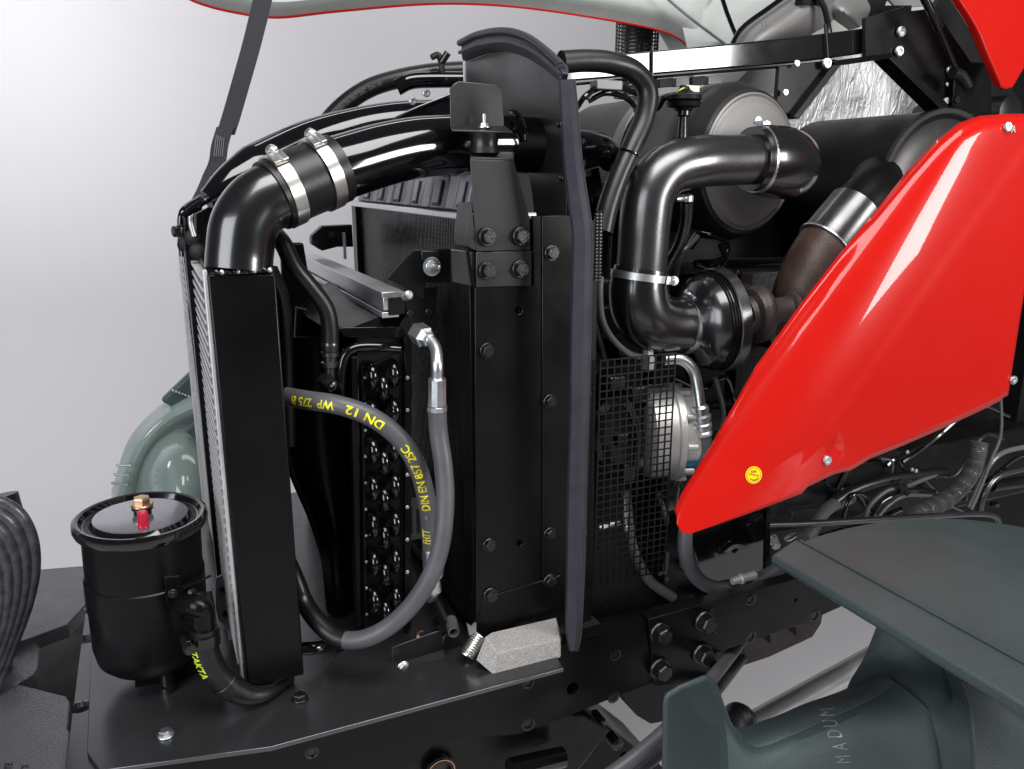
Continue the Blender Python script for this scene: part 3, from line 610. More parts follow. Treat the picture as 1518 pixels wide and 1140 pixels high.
# ribbed header tank
ht = MB().prism([V((.500, YR + .015, 1.69)), V((.516, YR + .015, 1.752)), V((.53, YR + .015, 1.758)), V((.60, YR + .015, 1.758)), V((.61, YR + .015, 1.69))], (0, .80, 0)).build('header_tank', 'matte', ra, bevel=.003)
MB().box((.484, YR + .01, 1.682), (.61, 2.08, 1.694)).build('crimp_rail', 'alu', ht, bevel=.002)
y = YR + .03; i = 0
while y < 2.02:
    wd_ = (.060, .040, .072, .044)[i % 4]
    MB().prism([V((.489, y, 1.697)), V((.503, y, 1.755)), V((.520, y, 1.762)), V((.53, y, 1.755)), V((.51, y, 1.697))], (0, wd_, 0)).build('rib', 'tank', ht, bevel=.003)
    if i % 4 in (0, 2):
        MB().prism([V((.4875, y + .014, 1.702)), V((.4975, y + .014, 1.744)), V((.505, y + .014, 1.744)), V((.500, y + .014, 1.702))], (0, wd_ - .028, 0)).build('pocket', 'matte', ht, bevel=.001)
        MB().prism([V((.4860, y + .019, 1.707)), V((.4965, y + .019, 1.747)), V((.505, y + .019, 1.747)), V((.500, y + .019, 1.707))], (0, wd_ - .038, 0)).build('pocket_pad', 'tank', ht, bevel=.001)
    y += wd_ + .009; i += 1
# mounting bracket on top (bent sheet)
bk = T('cooler_bracket', 'bent black sheet bracket with four hex bolts holding the rubber mount', 'bracket', (.55, 1.24, 1.7))
MB().prism([W(697, 236, 1.245), W(762, 238, 1.245), W(785, 322, 1.245), W(786, 371, 1.245), W(706, 373, 1.245)], (0, .003, 0)).build('upper_leaf', 'sheet', bk, bevel=.0012)
MB().prism([W(706, 374, 1.243), W(788, 372, 1.243), W(788, 424, 1.243), W(706, 426, 1.243)], (0, .004, 0)).build('lower_leaf', 'sheet', bk, bevel=.0012)
MB().prism([W(697, 236, 1.245), W(762, 238, 1.245), W(762, 228, 1.30), W(697, 228, 1.30)], (0, 0, .003)).build('top_fold', 'sheet', bk, bevel=.001)
MB().prism([W(698, 300, 1.246), W(707, 372, 1.246), W(694, 366, 1.246), W(692, 345, 1.246)], (0, .06, 0)).build('side_fold', 'sheet', bk, bevel=.001)
for q in ((723, 351), (773, 350), (723, 401), (772, 399)): ibolt(bk, *q, 1.241, 14)
MB().prism([W(667, 369, 1.25), W(704, 373, 1.25), W(705, 426, 1.25), W(668, 418, 1.25)], (0, .005, 0)).build('side_tab', 'sheet', bk, bevel=.002)
for q in ((694, 371, 702, 425), (667, 369, 669, 418)):
    MB().tube([W(q[0], q[1], 1.248), W(q[2], q[3], 1.248)], .0018, 8).build('bend', 'gloss', bk)
# rubber mount
rm = T('rubber_mount', 'black rubber mount with zinc stud and nut under the small black plate', 'rubber mount', (.5, 1.27, 1.8))
p = W(718, 230, 1.275); k = 1 / sc_at(p)
MB().lathe(p, (0, 0, 1), [(0, 18 * k), (3 * k, 23 * k), (10 * k, 21.5 * k), (17 * k, 20 * k), (24 * k, 21.5 * k), (31 * k, 23 * k), (34 * k, 18 * k)], 36).build('rubber', 'rubber', rm)
p2 = p + V((0, 0, 36 * k))
MB().lathe(p2, (0, 0, 1), [(.003, 10 * k), (.0045, 10 * k)], 24).build('washer', 'zinc', rm)
bolt(rm, p2 + V((0, 0, .0035)), (0, 0, 1), .009, 'zinc', 'nut')
MB().lathe(p2, (0, 0, 1), [(0, .003), (.024, .003), (.025, .002)], 12).build('stud', 'zinc', rm)
MB().lathe(p - V((0, 0, .005)), (0, 0, 1), [(0, .012), (.004, .012)], 20).build('lower_washer', 'darkst', rm)
tpz = p2[2]
tp_ = T('pipe_hanger_plate', 'small black upright plate with bent foot above the rubber mount', 'bracket', (.48, 1.27, 1.85))
MB().prism([W(*q, 1.30) for q in ((672, 125), (680, 120), (735, 125), (745, 131), (748, 188), (668, 190), (667, 132))], (0, .003, 0)).build('upright_leaf', 'sheet', tp_, bevel=.0015)
MB().prism([W(668, 190, 1.30), W(748, 189, 1.30), W(760, 198, 1.25), W(670, 195, 1.25)], (0, 0, .003)).build('foot', 'sheet', tp_, bevel=.001)
# curved gusset with slot right of the mount
MB().tube(path_smooth([W(757, 165, 1.34), W(768, 170, 1.33), W(778, 190, 1.33), W(781, 210, 1.33)], 6), .004, 10).build('edge_roll', 'gloss', tp_)

# ============================================================ FAN SHROUD AND SEALS
fs = T('bulkhead_panel', 'arched black bulkhead panel behind the radiator top', 'panel', (.67, 1.5, 1.7))
XB = .67
arch = [(688, 86), (715, 76), (745, 71), (775, 79), (805, 95), (832, 115)]
pts = [WX(x, y, XB) for x, y in arch]
poly = pts + [V((XB, 1.268, WX(840, 130, XB)[2])), V((XB, 1.268, 1.62)), V((XB, pts[0][1], 1.62))]
MB().prism(poly, (.006, 0, 0)).build('panel', 'sheet', fs, bevel=.001)
MB().tube([pts[0], V((XB, pts[0][1], 1.9))], .003, 8).build('folded_edge', 'alu', fs)
for q in ((829, 184), (832, 264)):
    p = WX(*q, XB - .001); bolt(fs, p, (-1, 0, 0), .007, 'dark')
# small return to the near side along the seal
MB().prism([W(834, 130, 1.262), W(846, 240, 1.262), W(862, 330, 1.262), W(862, 420, 1.262), W(846, 420, 1.262), W(844, 318, 1.262)], (0, .006, 0)).build('near_fold', 'satin', fs, bevel=.001)
se = T('arch_seal', 'blue-grey rubber edge seal curved over the top of the bulkhead', 'seal', (.66, 1.5, 2.0))
out = [(684, 64), (712, 51), (748, 46), (780, 53), (808, 72), (834, 98)]
inn = [(686, 90), (714, 80), (745, 76), (776, 84), (804, 100), (831, 122)]
xr = .62
rows = [[WX(x, y, XB - .03) for x, y in out], [WX(x, y * .5 + y2 * .5 + 1, XB - .038) for (x, y), (_, y2) in zip(out, inn)], [WX(x, y, XB - .012) for x, y in inn]]
MB().patch(rows, 6, .010, (1, 0, 0)).build('profile', 'seal', se)
MB().tube(path_smooth([p + V((-.004, 0, 0)) for p in rows[0]], 6), .0065, 12).build('top_bead', 'seal', se)
MB().tube(path_smooth([p + V((-.004, 0, 0)) for p in rows[1]], 6), .0035, 12).build('middle_bead', 'seal', se)
e0 = rows[0][-1]; MB().lathe(e0 + V((-.004, .004, -.004)), (0, -1, -.5), [(0, .0085), (.010, .0085), (.010, .0045), (.001, .0045)], 20).build('tube_end', 'seal', se)
for i in range(5): MB().box(WX(830, 104 + i * 5, XB - .03), WX(834, 106 + i * 5, XB - .026)).build('metal_insert', 'zinc', se)
vs_ = T('side_seal', 'long blue-grey rubber seal strip running down beside the radiator to the frame', 'seal', (.7, 1.24, .9))
cl = [(841, 118, 10), (845, 170, 11), (850, 240, 12), (858, 300, 13), (864, 350, 13), (863, 420, 13), (861, 520, 13), (859, 620, 12), (856, 720, 12), (854, 820, 12), (852, 900, 11), (851, 945, 9), (850, 965, 5)]
P = [W(x, y, 1.236) for x, y, r_ in cl]
def flatstrip(cl, Y, th, side=1):
    L_ = path_smooth([W(x - r_, y, Y) for x, y, r_ in cl], 5); Rr = path_smooth([W(x + r_, y, Y) for x, y, r_ in cl], 5); M_ = path_smooth([W(x + r_ * .25, y, Y - th) for x, y, r_ in cl], 5)
    vs = []; fs = []
    for a, m_, c in zip(L_, M_, Rr): vs += [a, m_, c, c + V((0, .008, 0)), a + V((0, .008, 0))]
    n = len(L_)
    for i in range(n - 1):
        for k in range(5): fs.append((i * 5 + k, i * 5 + (k + 1) % 5, (i + 1) * 5 + (k + 1) % 5, (i + 1) * 5 + k))
    fs += [(0, 1, 2, 3, 4), tuple((n - 1) * 5 + k for k in (4, 3, 2, 1, 0))]
    return MB().add(vs, fs)
flatstrip(cl, 1.165, .006).build('strip', 'seal', vs_)
MB().tube(path_smooth([W(x + r_, y, 1.166) for x, y, r_ in cl], 5), .0026, 8).build('edge_bead', 'seal', vs_)
# post behind the seal
po = T('guard_post', 'dark upright post right of the seal strip carrying the mesh guard', 'post', (.76, 1.3, .9))
MB().prism([W(864, 320, 1.262), W(887, 330, 1.262), W(884, 520, 1.262), W(878, 890, 1.262), W(875, 945, 1.262), W(856, 950, 1.262)], (0, .03, 0)).build('post', 'matte', po, bevel=.001)
for q in ((872, 583), (866, 790)): ibolt(po, *q, 1.261, 6)

# ============================================================ INTERCOOLER
ic = T('intercooler', 'charge air cooler with flat black end tank and bright fin rows on its front', 'intercooler', (.1, 1.25, .93))
Xa, Xb = .078, .171
MB().prism([W(307, 407, YR), W(409, 406, YR), W(451, 1001, YR), W(367, 1018, YR)], (0, .075, 0)).build('end_tank', 'satin', ic, bevel=.003)
top = W(357, 400, YR)
wd = MB().tube(path_smooth([V((Xa + .003, YR + .004, top[2] - .002)), V(((Xa + Xb) / 2, YR - .001, top[2] - .003)), V((Xb - .003, YR + .004, top[2] - .002))], 10), [.003 + .0012 * math.sin(i * 2.3) for i in range(21)] if False else .0034, 8).build('weld_bead', 'gloss', ic)
for i in range(11):
    MB().lathe(V((Xa + .012 + i * .0075, YR - .0015, top[2] - .002)), (.5, -1, .3), [(-.002, .004), (.0015, .0036), (.003, .001)], 10).build('weld_ripple', 'zinc' if i % 3 == 1 else 'gloss', ic)
zc0, zc1 = .955, 1.62
for col, (xx, x2) in enumerate(((Xa - .001, Xa + .010), (Xa - .026, Xa - .012))):
    pass
# two cores side by side across the front: fins run across the tractor
finmesh = MB().box((0, 0, 0), (.016, .78, .0062)).mesh('fin', 'fin')
def finrow(x, y, parent, n, z0, pitch, name='fin'):
    for i in range(n):
        o = bpy.data.objects.new(name, finmesh); C.objects.link(o); o.location = (x, y, z0 + i * pitch + 0); put(o, parent)
cdm = ic
finmesh2 = MB().box((0, 0, 0), (.014, .265, .0060)).mesh('fin', 'fin'); finmesh3 = MB().box((0, 0, 0), (.014, .42, .0060)).mesh('fin', 'fin')
for i in range(40):
    for fm_, yy, zz in ((finmesh2, YR + .034, 0), (finmesh3, YR + .335, .003)):
        o = bpy.data.objects.new('fin', fm_); C.objects.link(o); o.location = (Xa - .008, yy, zc0 + .004 + i * .0165 + zz); put(o, ic)
MB().box((Xa + .003, YR + .076, zc0 - .01), (Xb - .02, 2.05, zc1)).build('core', 'matte', ic)
MB().box((Xa - .006, YR + .012, zc0 - .02), (Xa - .0005, YR + .030, zc1 + .0)).build('core_edge', 'fin', ic, bevel=.001)
MB().box((Xa - .016, YR + .300, zc0 - .02), (Xa - .001, YR + .338, zc1 + .02)).build('middle_rail', 'satin', ic, bevel=.001)
MB().box((Xa - .014, YR + .760, zc0 - .02), (Xa - .002, YR + .775, zc1 + .02)).build('far_rail', 'fin', ic, bevel=.001)
MB().box((Xa - .006, 2.03, zc0 - .02), (Xb, 2.08, zc1 + .02)).build('far_tank', 'satin', ic, bevel=.002)
# top hoops of the two frames
fr2 = T('cooler_top_frame', 'black folded top frame with bright edges at the upper left of the coolers', 'frame', (.05, 1.6, 1.7))
MB().tube(path_smooth(pt((271, 380, 1.72), (268, 345, 1.72), (269, 318, 1.72), (278, 306, 1.74), (300, 292, 1.78), (330, 272, 1.84)), 6), .0065, 12).build('outer_hoop', 'gloss', fr2)
MB().tube(path_smooth(pt((288, 350, 1.52), (283, 330, 1.52), (284, 316, 1.52), (292, 306, 1.54), (315, 294, 1.56), (345, 278, 1.6)), 6), .0045, 12).build('inner_hoop', 'alu', fr2)
MB().prism([W(*q, 1.535) for q in ((289, 318), (330, 296), (352, 300), (330, 400), (300, 400), (290, 370))], (0, .02, 0)).build('end_plate', 'satin', fr2, bevel=.002)
MB().prism([W(*q, 1.66) for q in ((272, 318), (300, 296), (300, 372), (275, 372))], (0, .015, 0)).build('rear_plate', 'satin', fr2, bevel=.002)
MB().tube(path_smooth(pt((272, 320, 1.50), (300, 300, 1.5), (326, 280, 1.52), (322, 270, 1.6)), 4), .006, 10).build('hook_rod', 'gloss', fr2)
p = W(268, 343, 1.64); bolt(fr2, p, (-1, -.3, 0), .013, 'dark', h=1.6)
for q in ((280, 362, 1.6), (290, 352, 1.55), (298, 372, 1.5)):
    p = W(*q); MB().lathe(p, (-.5, -1, 0), [(0, .014), (.018, .014), (.02, .010)], 12).build('grommet', 'matte', fr2, bevel=0)
for q in ((272, 380, 345, 985, 1.78), ):
    MB().tube(path_smooth([W(q[0], q[1], q[4]), W((q[0] + q[2]) / 2 - 2, (q[1] + q[3]) / 2, q[4] - .02), W(q[2] - 6, q[3], q[4] - .04)], 6), .0028, 8).build('edge_wire', 'gloss', fr2)
# lower front edge plate with notches (pale)
lp = MB().prism([W(*q, 1.47) for q in ((320, 858), (330, 852), (356, 992), (349, 985), (341, 968), (336, 930), (324, 920), (320, 900))], (0, .006, 0)).build('edge_plate', 'tank', ic, bevel=.001)
for q in ((329, 873), (334, 908), (344, 958)): MB().lathe(W(*q, 1.468), (0, -1, 0), [(0, .006), (.004, .005)], 4).build('retainer_clip', 'matte', ic)

# ============================================================ CHARGE AIR PIPE
cp = T('charge_air_pipe', 'fat glossy black charge air pipe with elbow, rubber sleeve and two bright clamps', 'pipe', (.2, 1.35, 1.75))
r5 = rad(W(356, 380, 1.30), 48)
P = path_smooth([V(((Xa + Xb) / 2, 1.287, top[2] - .004)), W(356, 372, 1.29), W(362, 335, 1.29), W(382, 305, 1.295), W(410, 288, 1.30), W(440, 275, 1.31)], 10)
MB().tube(P, r5, 48).build('elbow', 'gloss2', cp)
P = path_smooth(pt((404, 291, 1.30), (440, 274, 1.31), (480, 258, 1.32), (500, 250, 1.325)), 8)
MB().tube(P, r5 * 1.10, 48).build('rubber_sleeve', 'rubber', cp)
a = W(404, 291, 1.30); d = W(500, 250, 1.325) - a
band(cp, W(420, 283, 1.305), d, r5 * 1.105, .020, 'steel', (-.15, -.75, 1))
band(cp, W(477, 259, 1.318), d, r5 * 1.105, .020, 'steel', (-.15, -.65, 1))
P = path_smooth(pt((480, 257, 1.32), (520, 244, 1.33), (570, 229, 1.345), (620, 219, 1.36), (670, 215, 1.375), (740, 213, 1.385), (800, 215, 1.40)), 8)
MB().tube(P, r5 * 1.02, 48).build('long_pipe', 'gloss', cp)
P = path_smooth(pt((800, 215, 1.40), (860, 215, 1.42), (890, 220, 1.45), (905, 235, 1.5)), 8)
MB().tube(P, r5 * .55, 36).build('rear_pipe', 'gloss', cp)
# second pipe (return from the far side), arching over behind
cq = T('rear_charge_pipe', 'long black pipe arching behind the charge air pipe towards the small plate', 'pipe', (.2, 1.6, 1.8))
P = path_smooth(pt((306, 296, 1.50), (345, 272, 1.52), (400, 243, 1.56), (460, 215, 1.60), (520, 198, 1.62), (590, 186, 1.62), (670, 182, 1.62)), 8)
MB().tube(P, [r5 * .92 * min(1, .35 + i * .05) for i in range(len(P))], 40).build('pipe', 'gloss', cq)
P = path_smooth(pt((302, 286, 1.72), (380, 236, 1.76), (450, 203, 1.78), (520, 187, 1.79), (600, 176, 1.79), (680, 172, 1.79)), 8)
MB().tube(P, [r5 * .55 * min(1, .3 + i * .04) for i in range(len(P))], 32).build('outer_pipe', 'gloss', cq)
MB().tube(path_smooth(pt((478, 238, 1.44), (540, 205, 1.44), (600, 170, 1.44), (668, 142, 1.42)), 6), .004, 8).build('cable', 'gloss', cq)
MB().prism([W(*q, 1.5) for q in ((560, 190), (668, 138), (668, 186), (600, 200))], (0, .02, 0)).build('sheet_cover', 'gloss', cq, bevel=.002)
# printed hose arching behind
h1, P = hose('coolant_hose', 'rubber', pt((470, 200, 1.95), (505, 160, 1.95), (545, 132, 1.94), (590, 117, 1.92), (640, 108, 1.9), (700, 104, 1.88)), .021)
one(h1, 'thick black hose with faded grey print arching behind the pipes at top', 'hose')
text_on_tube('DIN EN 857 2SC  DN 19', P, .021, .07, .012, 'ghose', h1, tocam, voff=0)
h2, _ = hose('coolant_line', 'gloss', pt((588, 130, 1.85), (610, 120, 1.84), (650, 118, 1.83), (700, 118, 1.83)), .018)
one(h2, 'short glossy black line just below the printed hose', 'hose')
ck = T('cable_clip', 'black clip with a pale pin standing on the printed hose', 'clip', (.6, 1.85, 2.0))
MB().tube(path_smooth(pt((640, 85, 1.85), (650, 82, 1.85), (655, 100, 1.84), (658, 130, 1.84)), 5), .007, 10).build('clip', 'matte', ck)
MB().tube(pt((655, 92, 1.84), (664, 78, 1.83)), .008, 12).build('pin', 'darkst', ck)
for q in ((632, 138), (612, 150)): ibolt(ck, *q, 1.58, 6, 'socket')
# ============================================================ OIL COOLER WITH U-BENDS
oc = T('tube_cooler', 'black tube cooler with three staggered columns of shiny U-bends', 'cooler', (.35, 1.35, .93))
YO = 1.36
MB().prism([W(537, 545, YO), W(602, 520, YO), W(602, 925, YO), W(541, 935, YO)], (0, .006, 0)).build('end_plate', 'matte', oc, bevel=.001)
MB().prism([W(600, 455, YO - .01), W(611, 455, YO - .01), W(609, 935, YO - .01), W(600, 938, YO - .01)], (0, .03, 0)).build('right_flange', 'satin', oc, bevel=.001)
MB().prism([W(536, 545, YO - .006), W(541, 545, YO - .006), W(545, 937, YO - .006), W(540, 937, YO - .006)], (0, .02, 0)).build('left_flange', 'satin', oc, bevel=.001)
ox0 = W(540, 700, YO)[0]; ox1 = W(602, 700, YO)[0]
MB().box((ox0, YO + .007, .94), (ox1, 2.05, 1.50)).build('core', 'matte', oc)
kk = 1 / sc_at(W(570, 700, YO))
# U-bend mesh shared: half loop standing upright, towards camera
def ub():
    h = 15.5 * kk; P = [V((0, .0, h)), V((0, -.004, h))] + [V((0, -.004 - .020 * math.cos(a), h * math.sin(a))) for a in [math.pi / 2 - math.pi * i / 12 for i in range(1, 12)]] + [V((0, -.004, -h)), V((0, 0, -h))]
    return MB().tube(P, 7.4 * kk, 12).mesh('u_bend', 'gloss')
ubm = ub()
for c, (cx, off) in enumerate(((548, 0), (564, 18), (580, 2))):
    for i in range(7):
        y = 556 + off * .9 + i * 55
        if c == 2: y = 552 + i * 55
        o = bpy.data.objects.new('u_bend', ubm); C.objects.link(o); o.location = W(cx + (y - 550) * .012, y, YO - .001); put(o, oc)
for i in range(10): ibolt(oc, 541 + i * .3, 560 + i * 39, YO - .008, 2.2, 'zinc', 'rivet')
for i in range(8): ibolt(oc, 604, 560 + i * 48, YO - .012, 3, 'zinc', 'rivet')
MB().prism([W(478, 482, 1.36), W(520, 486, 1.36), W(600, 484, 1.35), W(600, 455, 1.35), W(500, 410, 1.75), W(432, 452, 1.75)], (0, 0, -.003)).build('top_cover', 'satin', oc)
MB().prism([W(500, 486, 1.355), W(601, 484, 1.345), W(601, 500, 1.345), W(512, 500, 1.355)], (0, .004, 0)).build('cover_fold', 'gloss', oc, bevel=.001)
MB().tube(path_smooth(pt((504, 600, 1.33), (505, 560, 1.33), (510, 530, 1.33), (527, 516, 1.33), (560, 514, 1.33), (592, 516, 1.335)), 8), .0085, 16).build('header_pipe', 'gloss', oc)
MB().prism([W(520, 530, 1.352), W(532, 528, 1.352), W(536, 930, 1.352), W(528, 930, 1.352)], (0, .02, 0)).build('pipe_cover', 'satin', oc, bevel=.002)
lb = MB().prism([W(602, 740, 1.39), W(640, 735, 1.39), W(641, 795, 1.39), W(604, 802, 1.39)], (0, .002, 0)).build('type_label', 'label', oc)
for i in range(3):
    MB().prism([W(606 + i * 11, 752 + i * 3, 1.389), W(611 + i * 11, 751 + i * 3, 1.389), W(612 + i * 11, 790 - i, 1.389), W(607 + i * 11, 791 - i, 1.389)], (0, .0005, 0)).build('print_bar', 'ink', lb)
# black curved shroud left of the cooler with light gap
sh = T('curved_shroud', 'black curved sheet shroud behind the cooler end tank with a pale gap at its edge', 'shroud', (.25, 1.5, .93))
MB().prism([W(*q, 1.60) for q in ((440, 455), (500, 470), (560, 500), (560, 950), (484, 950), (492, 905), (488, 850), (478, 800), (458, 760), (438, 725), (430, 640))], (0, .02, 0)).build('sheet', 'satin', sh, bevel=.002)
MB().tube(path_smooth(pt((425, 610, 1.56), (432, 690, 1.56), (462, 765, 1.56), (482, 830, 1.56), (488, 900, 1.56), (480, 950, 1.56)), 8), .009, 12).build('rolled_edge', 'rubber', sh)
MB().patch([[W(425, 500, 1.50), W(428, 600, 1.5), W(436, 690, 1.5), W(470, 790, 1.5), W(488, 930, 1.5)], [W(470, 500, 1.46), W(475, 600, 1.46), (W(485, 700, 1.46)), W(500, 800, 1.46), W(505, 930, 1.46)], [W(525, 500, 1.50), W(530, 600, 1.5), W(535, 700, 1.5), W(540, 800, 1.5), W(545, 935, 1.5)]], 5, .006, (0, 1, 0)).build('bulge', 'satin', sh)
MB().prism([W(*q, 1.7) for q in ((416, 360), (450, 360), (470, 480), (440, 560), (425, 560))], (0, .02, 0)).build('upper_strut', 'satin', sh, bevel=.004)
MB().prism([W(*q, 1.66) for q in ((428, 540), (440, 520), (446, 560), (446, 640), (432, 640))], (0, .01, 0)).build('small_tab', 'satin', sh)
MB().tube(path_smooth(pt((402, 400, 1.4), (418, 440, 1.42), (424, 500, 1.44), (428, 600, 1.45), (430, 660, 1.45)), 6), .012, 14).build('cable_conduit', 'rubber', sh)
# ============================================================ ALUMINIUM CHANNEL AND BRACKET
al = T('aluminium_channel', 'grey aluminium channel crossing towards the far side above the tube cooler', 'channel', (.35, 1.6, 1.5))
A = W(583, 437, 1.335); B = V((A.x - .01, 2.08, A.z + .005))
for dz, h, dx, wdt, nm in ((0, .010, 0, .040, 'top_flange'), (-.015, .022, -.012, .012, 'web'), (-.034, .010, -.006, .030, 'bottom_flange')):
    MB().beam(A + V((dx, 0, dz)), B + V((dx, 0, dz)), wdt, h).build(nm, 'alu', al, bevel=.001)
MB().beam(A + V((.005, -.002, -.02)), A + V((.005, .03, -.02)), .03, .03).build('end_block', 'matte', al, bevel=.002)
bb = T('channel_bracket', 'black angled bracket with one zinc washer and bolt holding the aluminium channel', 'bracket', (.42, 1.3, 1.55))
MB().prism([W(*q, 1.305) for q in ((574, 414), (613, 370), (668, 369), (668, 419), (630, 420), (628, 445), (590, 420))], (0, .004, 0)).build('plate', 'satin', bb, bevel=.0015)
MB().prism([W(*q, 1.30) for q in ((625, 372), (651, 372), (651, 386), (625, 386))], (0, .003, 0)).build('stiffener', 'darkst', bb, bevel=.001)
p = W(640, 395, 1.30); MB().lathe(p, NY, [(0, rad(p, 14)), (.002, rad(p, 14)), (.0025, rad(p, 12))], 28).build('washer', 'zinc', bb)
ibolt(bb, 640, 395, 1.297, 9, 'zinc', 'nut'); MB().lathe(W(641, 395, 1.29), (.25, -1, .0), [(0, .0035), (.022, .0035), (.023, .002)], 12).build('stud', 'zinc', bb)
MB().prism([W(*q, 1.34) for q in ((600, 430), (648, 425), (648, 478), (640, 500), (602, 500))], (0, .01, 0)).build('lower_plate', 'matte', bb, bevel=.001)
for q in ((608, 464), (636, 462)): ibolt(bb, *q, 1.338, 6, 'darksocket')
MB().lathe(W(600, 440, 1.31), (.4, -1, .4), [(0, .008), (.014, .008), (.016, .005)], 8).build('spring_nut', 'alu', bb)
sb = T('far_clamp_bracket', 'small black bracket behind the pipe in the pale gap left of the radiator', 'bracket', (.3, 2.0, 1.6))
MB().prism([W(*q, 1.95) for q in ((462, 350), (478, 335), (522, 333), (524, 366), (500, 366), (478, 372), (462, 362))], (0, .03, 0)).build('plate', 'satin', sb, bevel=.002)
MB().prism([W(*q, 1.93) for q in ((508, 345), (512, 345), (514, 384), (510, 384))], (0, .01, 0)).build('rod', 'alu', sb)
for q in ((468, 360), (492, 348)): ibolt(sb, *q, 1.93, 5, 'dark')

# ============================================================ HYDRAULIC HOSES
hy = T('looped_hydraulic_hose', 'grey hydraulic hose with zinc elbow fitting looping down and back to the left', 'hydraulic hose', (.43, 1.2, 1.2))
YH = 1.20
P = path_smooth(pt((648, 600, YH), (650, 640, YH), (657, 690, YH - .01), (660, 740, YH - .02), (655, 800, YH - .03), (640, 850, YH - .03), (612, 895, YH - .02), (575, 930, YH), (535, 948, YH + .02), (500, 945, YH + .05), (470, 920, YH + .09), (450, 890, YH + .13), (436, 855, YH + .15), (415, 810, YH + .18)), 8)
MB().tube(P, rad(W(655, 740, YH), 13.5), 24).build('hose', 'ghose', hy)
MB().tube(P[-36:], rad(W(655, 740, YH), 14.2), 24).build('black_sleeve', 'rubber', hy)
a, c = W(648, 560, YH), W(648, 609, YH); kf = 1 / sc_at(a)
MB().lathe(a, c - a, [(0, 12 * kf), (.002, 13.5 * kf), ((c - a).length * .84, 14 * kf), ((c - a).length * .86, 15.5 * kf), ((c - a).length, 15 * kf)], 10).build('ferrule', 'zinc', hy)
P = path_smooth(pt((622, 497, 1.25), (636, 503, 1.24), (646, 518, 1.22), (648, 540, YH), (648, 562, YH)), 8)
MB().tube(P, 9 * kf, 20).build('elbow_tube', 'zinc', hy)
p, q = W(618, 492, 1.27), W(636, 504, 1.235)
MB().lathe(p, q - p, [(0, 16 * kf), (.001, 17 * kf), ((q - p).length * .7, 17 * kf), ((q - p).length * .8, 13 * kf), ((q - p).length, 11 * kf)], 6).build('union_nut', 'zinc', hy)
MB().lathe(p - (q - p) * .9, q - p, [(0, 13 * kf), ((q - p).length * .9, 14 * kf)], 6).build('adapter', 'darkst', hy)
hz = T('printed_hydraulic_hose', 'grey hydraulic hose with yellow printing curving over the tube cooler', 'hydraulic hose', (.35, 1.25, 1.1))
YP = 1.26
P = path_smooth(pt((642, 850, YP), (639, 800, YP), (634, 750, YP - .01), (622, 700, YP - .02), (602, 662, YP - .02), (572, 632, YP - .01), (535, 611, YP), (495, 599, YP + .02), (460, 594, YP + .05), (425, 588, YP + .09)), 8)
r6 = rad(W(600, 665, YP), 14); MB().tube(P, r6, 24).build('hose', 'ghose', hz)
L = [0]
for i in range(1, len(P)): L.append(L[-1] + (P[i] - P[i - 1]).length)
def s_at(px, py): 
    t = W(px, py, YP); i = min(range(len(P)), key=lambda j: (P[j] - t).length); return L[i]
for t, px, py, sx in (('FHTT', 640, 797, .62), ('DIN EN 857 2SC', 633, 745, .93), ('DN 12', 567, 630, 1.15), ('WP  275 B', 497, 600, .85)):
    text_on_tube(t, P, r6, s_at(px, py), .0200, 'yellow', hz, tocam, voff=.25 if t[0] != 'F' else .55, sx=sx)
# round mark before DIN
sm_ = s_at(636, 762)
text_on_tube('o', P, r6, sm_ - .001, .014, 'brass', hz, tocam, voff=.35, sx=1)
MB().lathe(W(641, 812, YP), W(644, 866, YP) - W(641, 812, YP), [(0, r6 * 1.1), (.002, r6 * 1.2), (.04, r6 * 1.2), (.055, r6 * 1.05), (.06, r6 * .7), (.085, r6 * .8)], 12).build('ferrule', 'zinc', hz)
MB().tube(path_smooth(pt((644, 862, YP), (643, 875, YP), (637, 885, YP + .02)), 4), r6 * .7, 14).build('end_elbow', 'zinc', hz)
# thin black hose top left
sh2 = T('ribbed_end_hose', 'black refrigerant hose curving down behind the elbow to a crimped metal end', 'hose', (.25, 1.3, 1.4))
Pn, = [path_smooth(pt((405, 345, 1.36), (420, 362, 1.34), (436, 395, 1.33), (460, 425, 1.33), (482, 455, 1.33), (489, 485, 1.33), (489, 520, 1.33)), 8)]
MB().tube(Pn, rad(W(470, 430, 1.33), 13), 20).build('hose', 'rubber', sh2)
p, q = W(489, 506, 1.33), W(489, 560, 1.33); k = 1 / sc_at(p)
MB().lathe(p, q - p, [(0, 12 * k), (2 * k, 13 * k), (6 * k, 13 * k), (8 * k, 10 * k), (14 * k, 10 * k), (16 * k, 13 * k), (22 * k, 13 * k), (24 * k, 10 * k), (30 * k, 10 * k), (32 * k, 13 * k), (38 * k, 12 * k), (40 * k, 8 * k), (56 * k, 8 * k)], 20).build('crimp', 'graph', sh2)
p, q = W(480, 558, 1.325), W(500, 585, 1.335)
MB().lathe(p, q - p, [(0, 12 * k), (12 * k, 13 * k), (14 * k, 10 * k), (24 * k, 10 * k)], 6).build('hex_nut', 'darkst', sh2)
MB().lathe(W(490, 568, 1.31), W(500, 578, 1.31) - W(490, 568, 1.31), [(0, 7 * k), (3 * k, 9 * k), (8 * k, 8 * k)], 16).build('copper_seal', 'darkst', sh2)
# low pipe behind the loop, bottom left
lo, _ = hose('drain_pipe', 'gloss', pt((445, 962, 1.32), (470, 960, 1.32), (492, 955, 1.34), (540, 950, 1.4)), .012)
one(lo, 'short glossy black pipe lying on the mounting plate behind the looped hose', 'pipe')

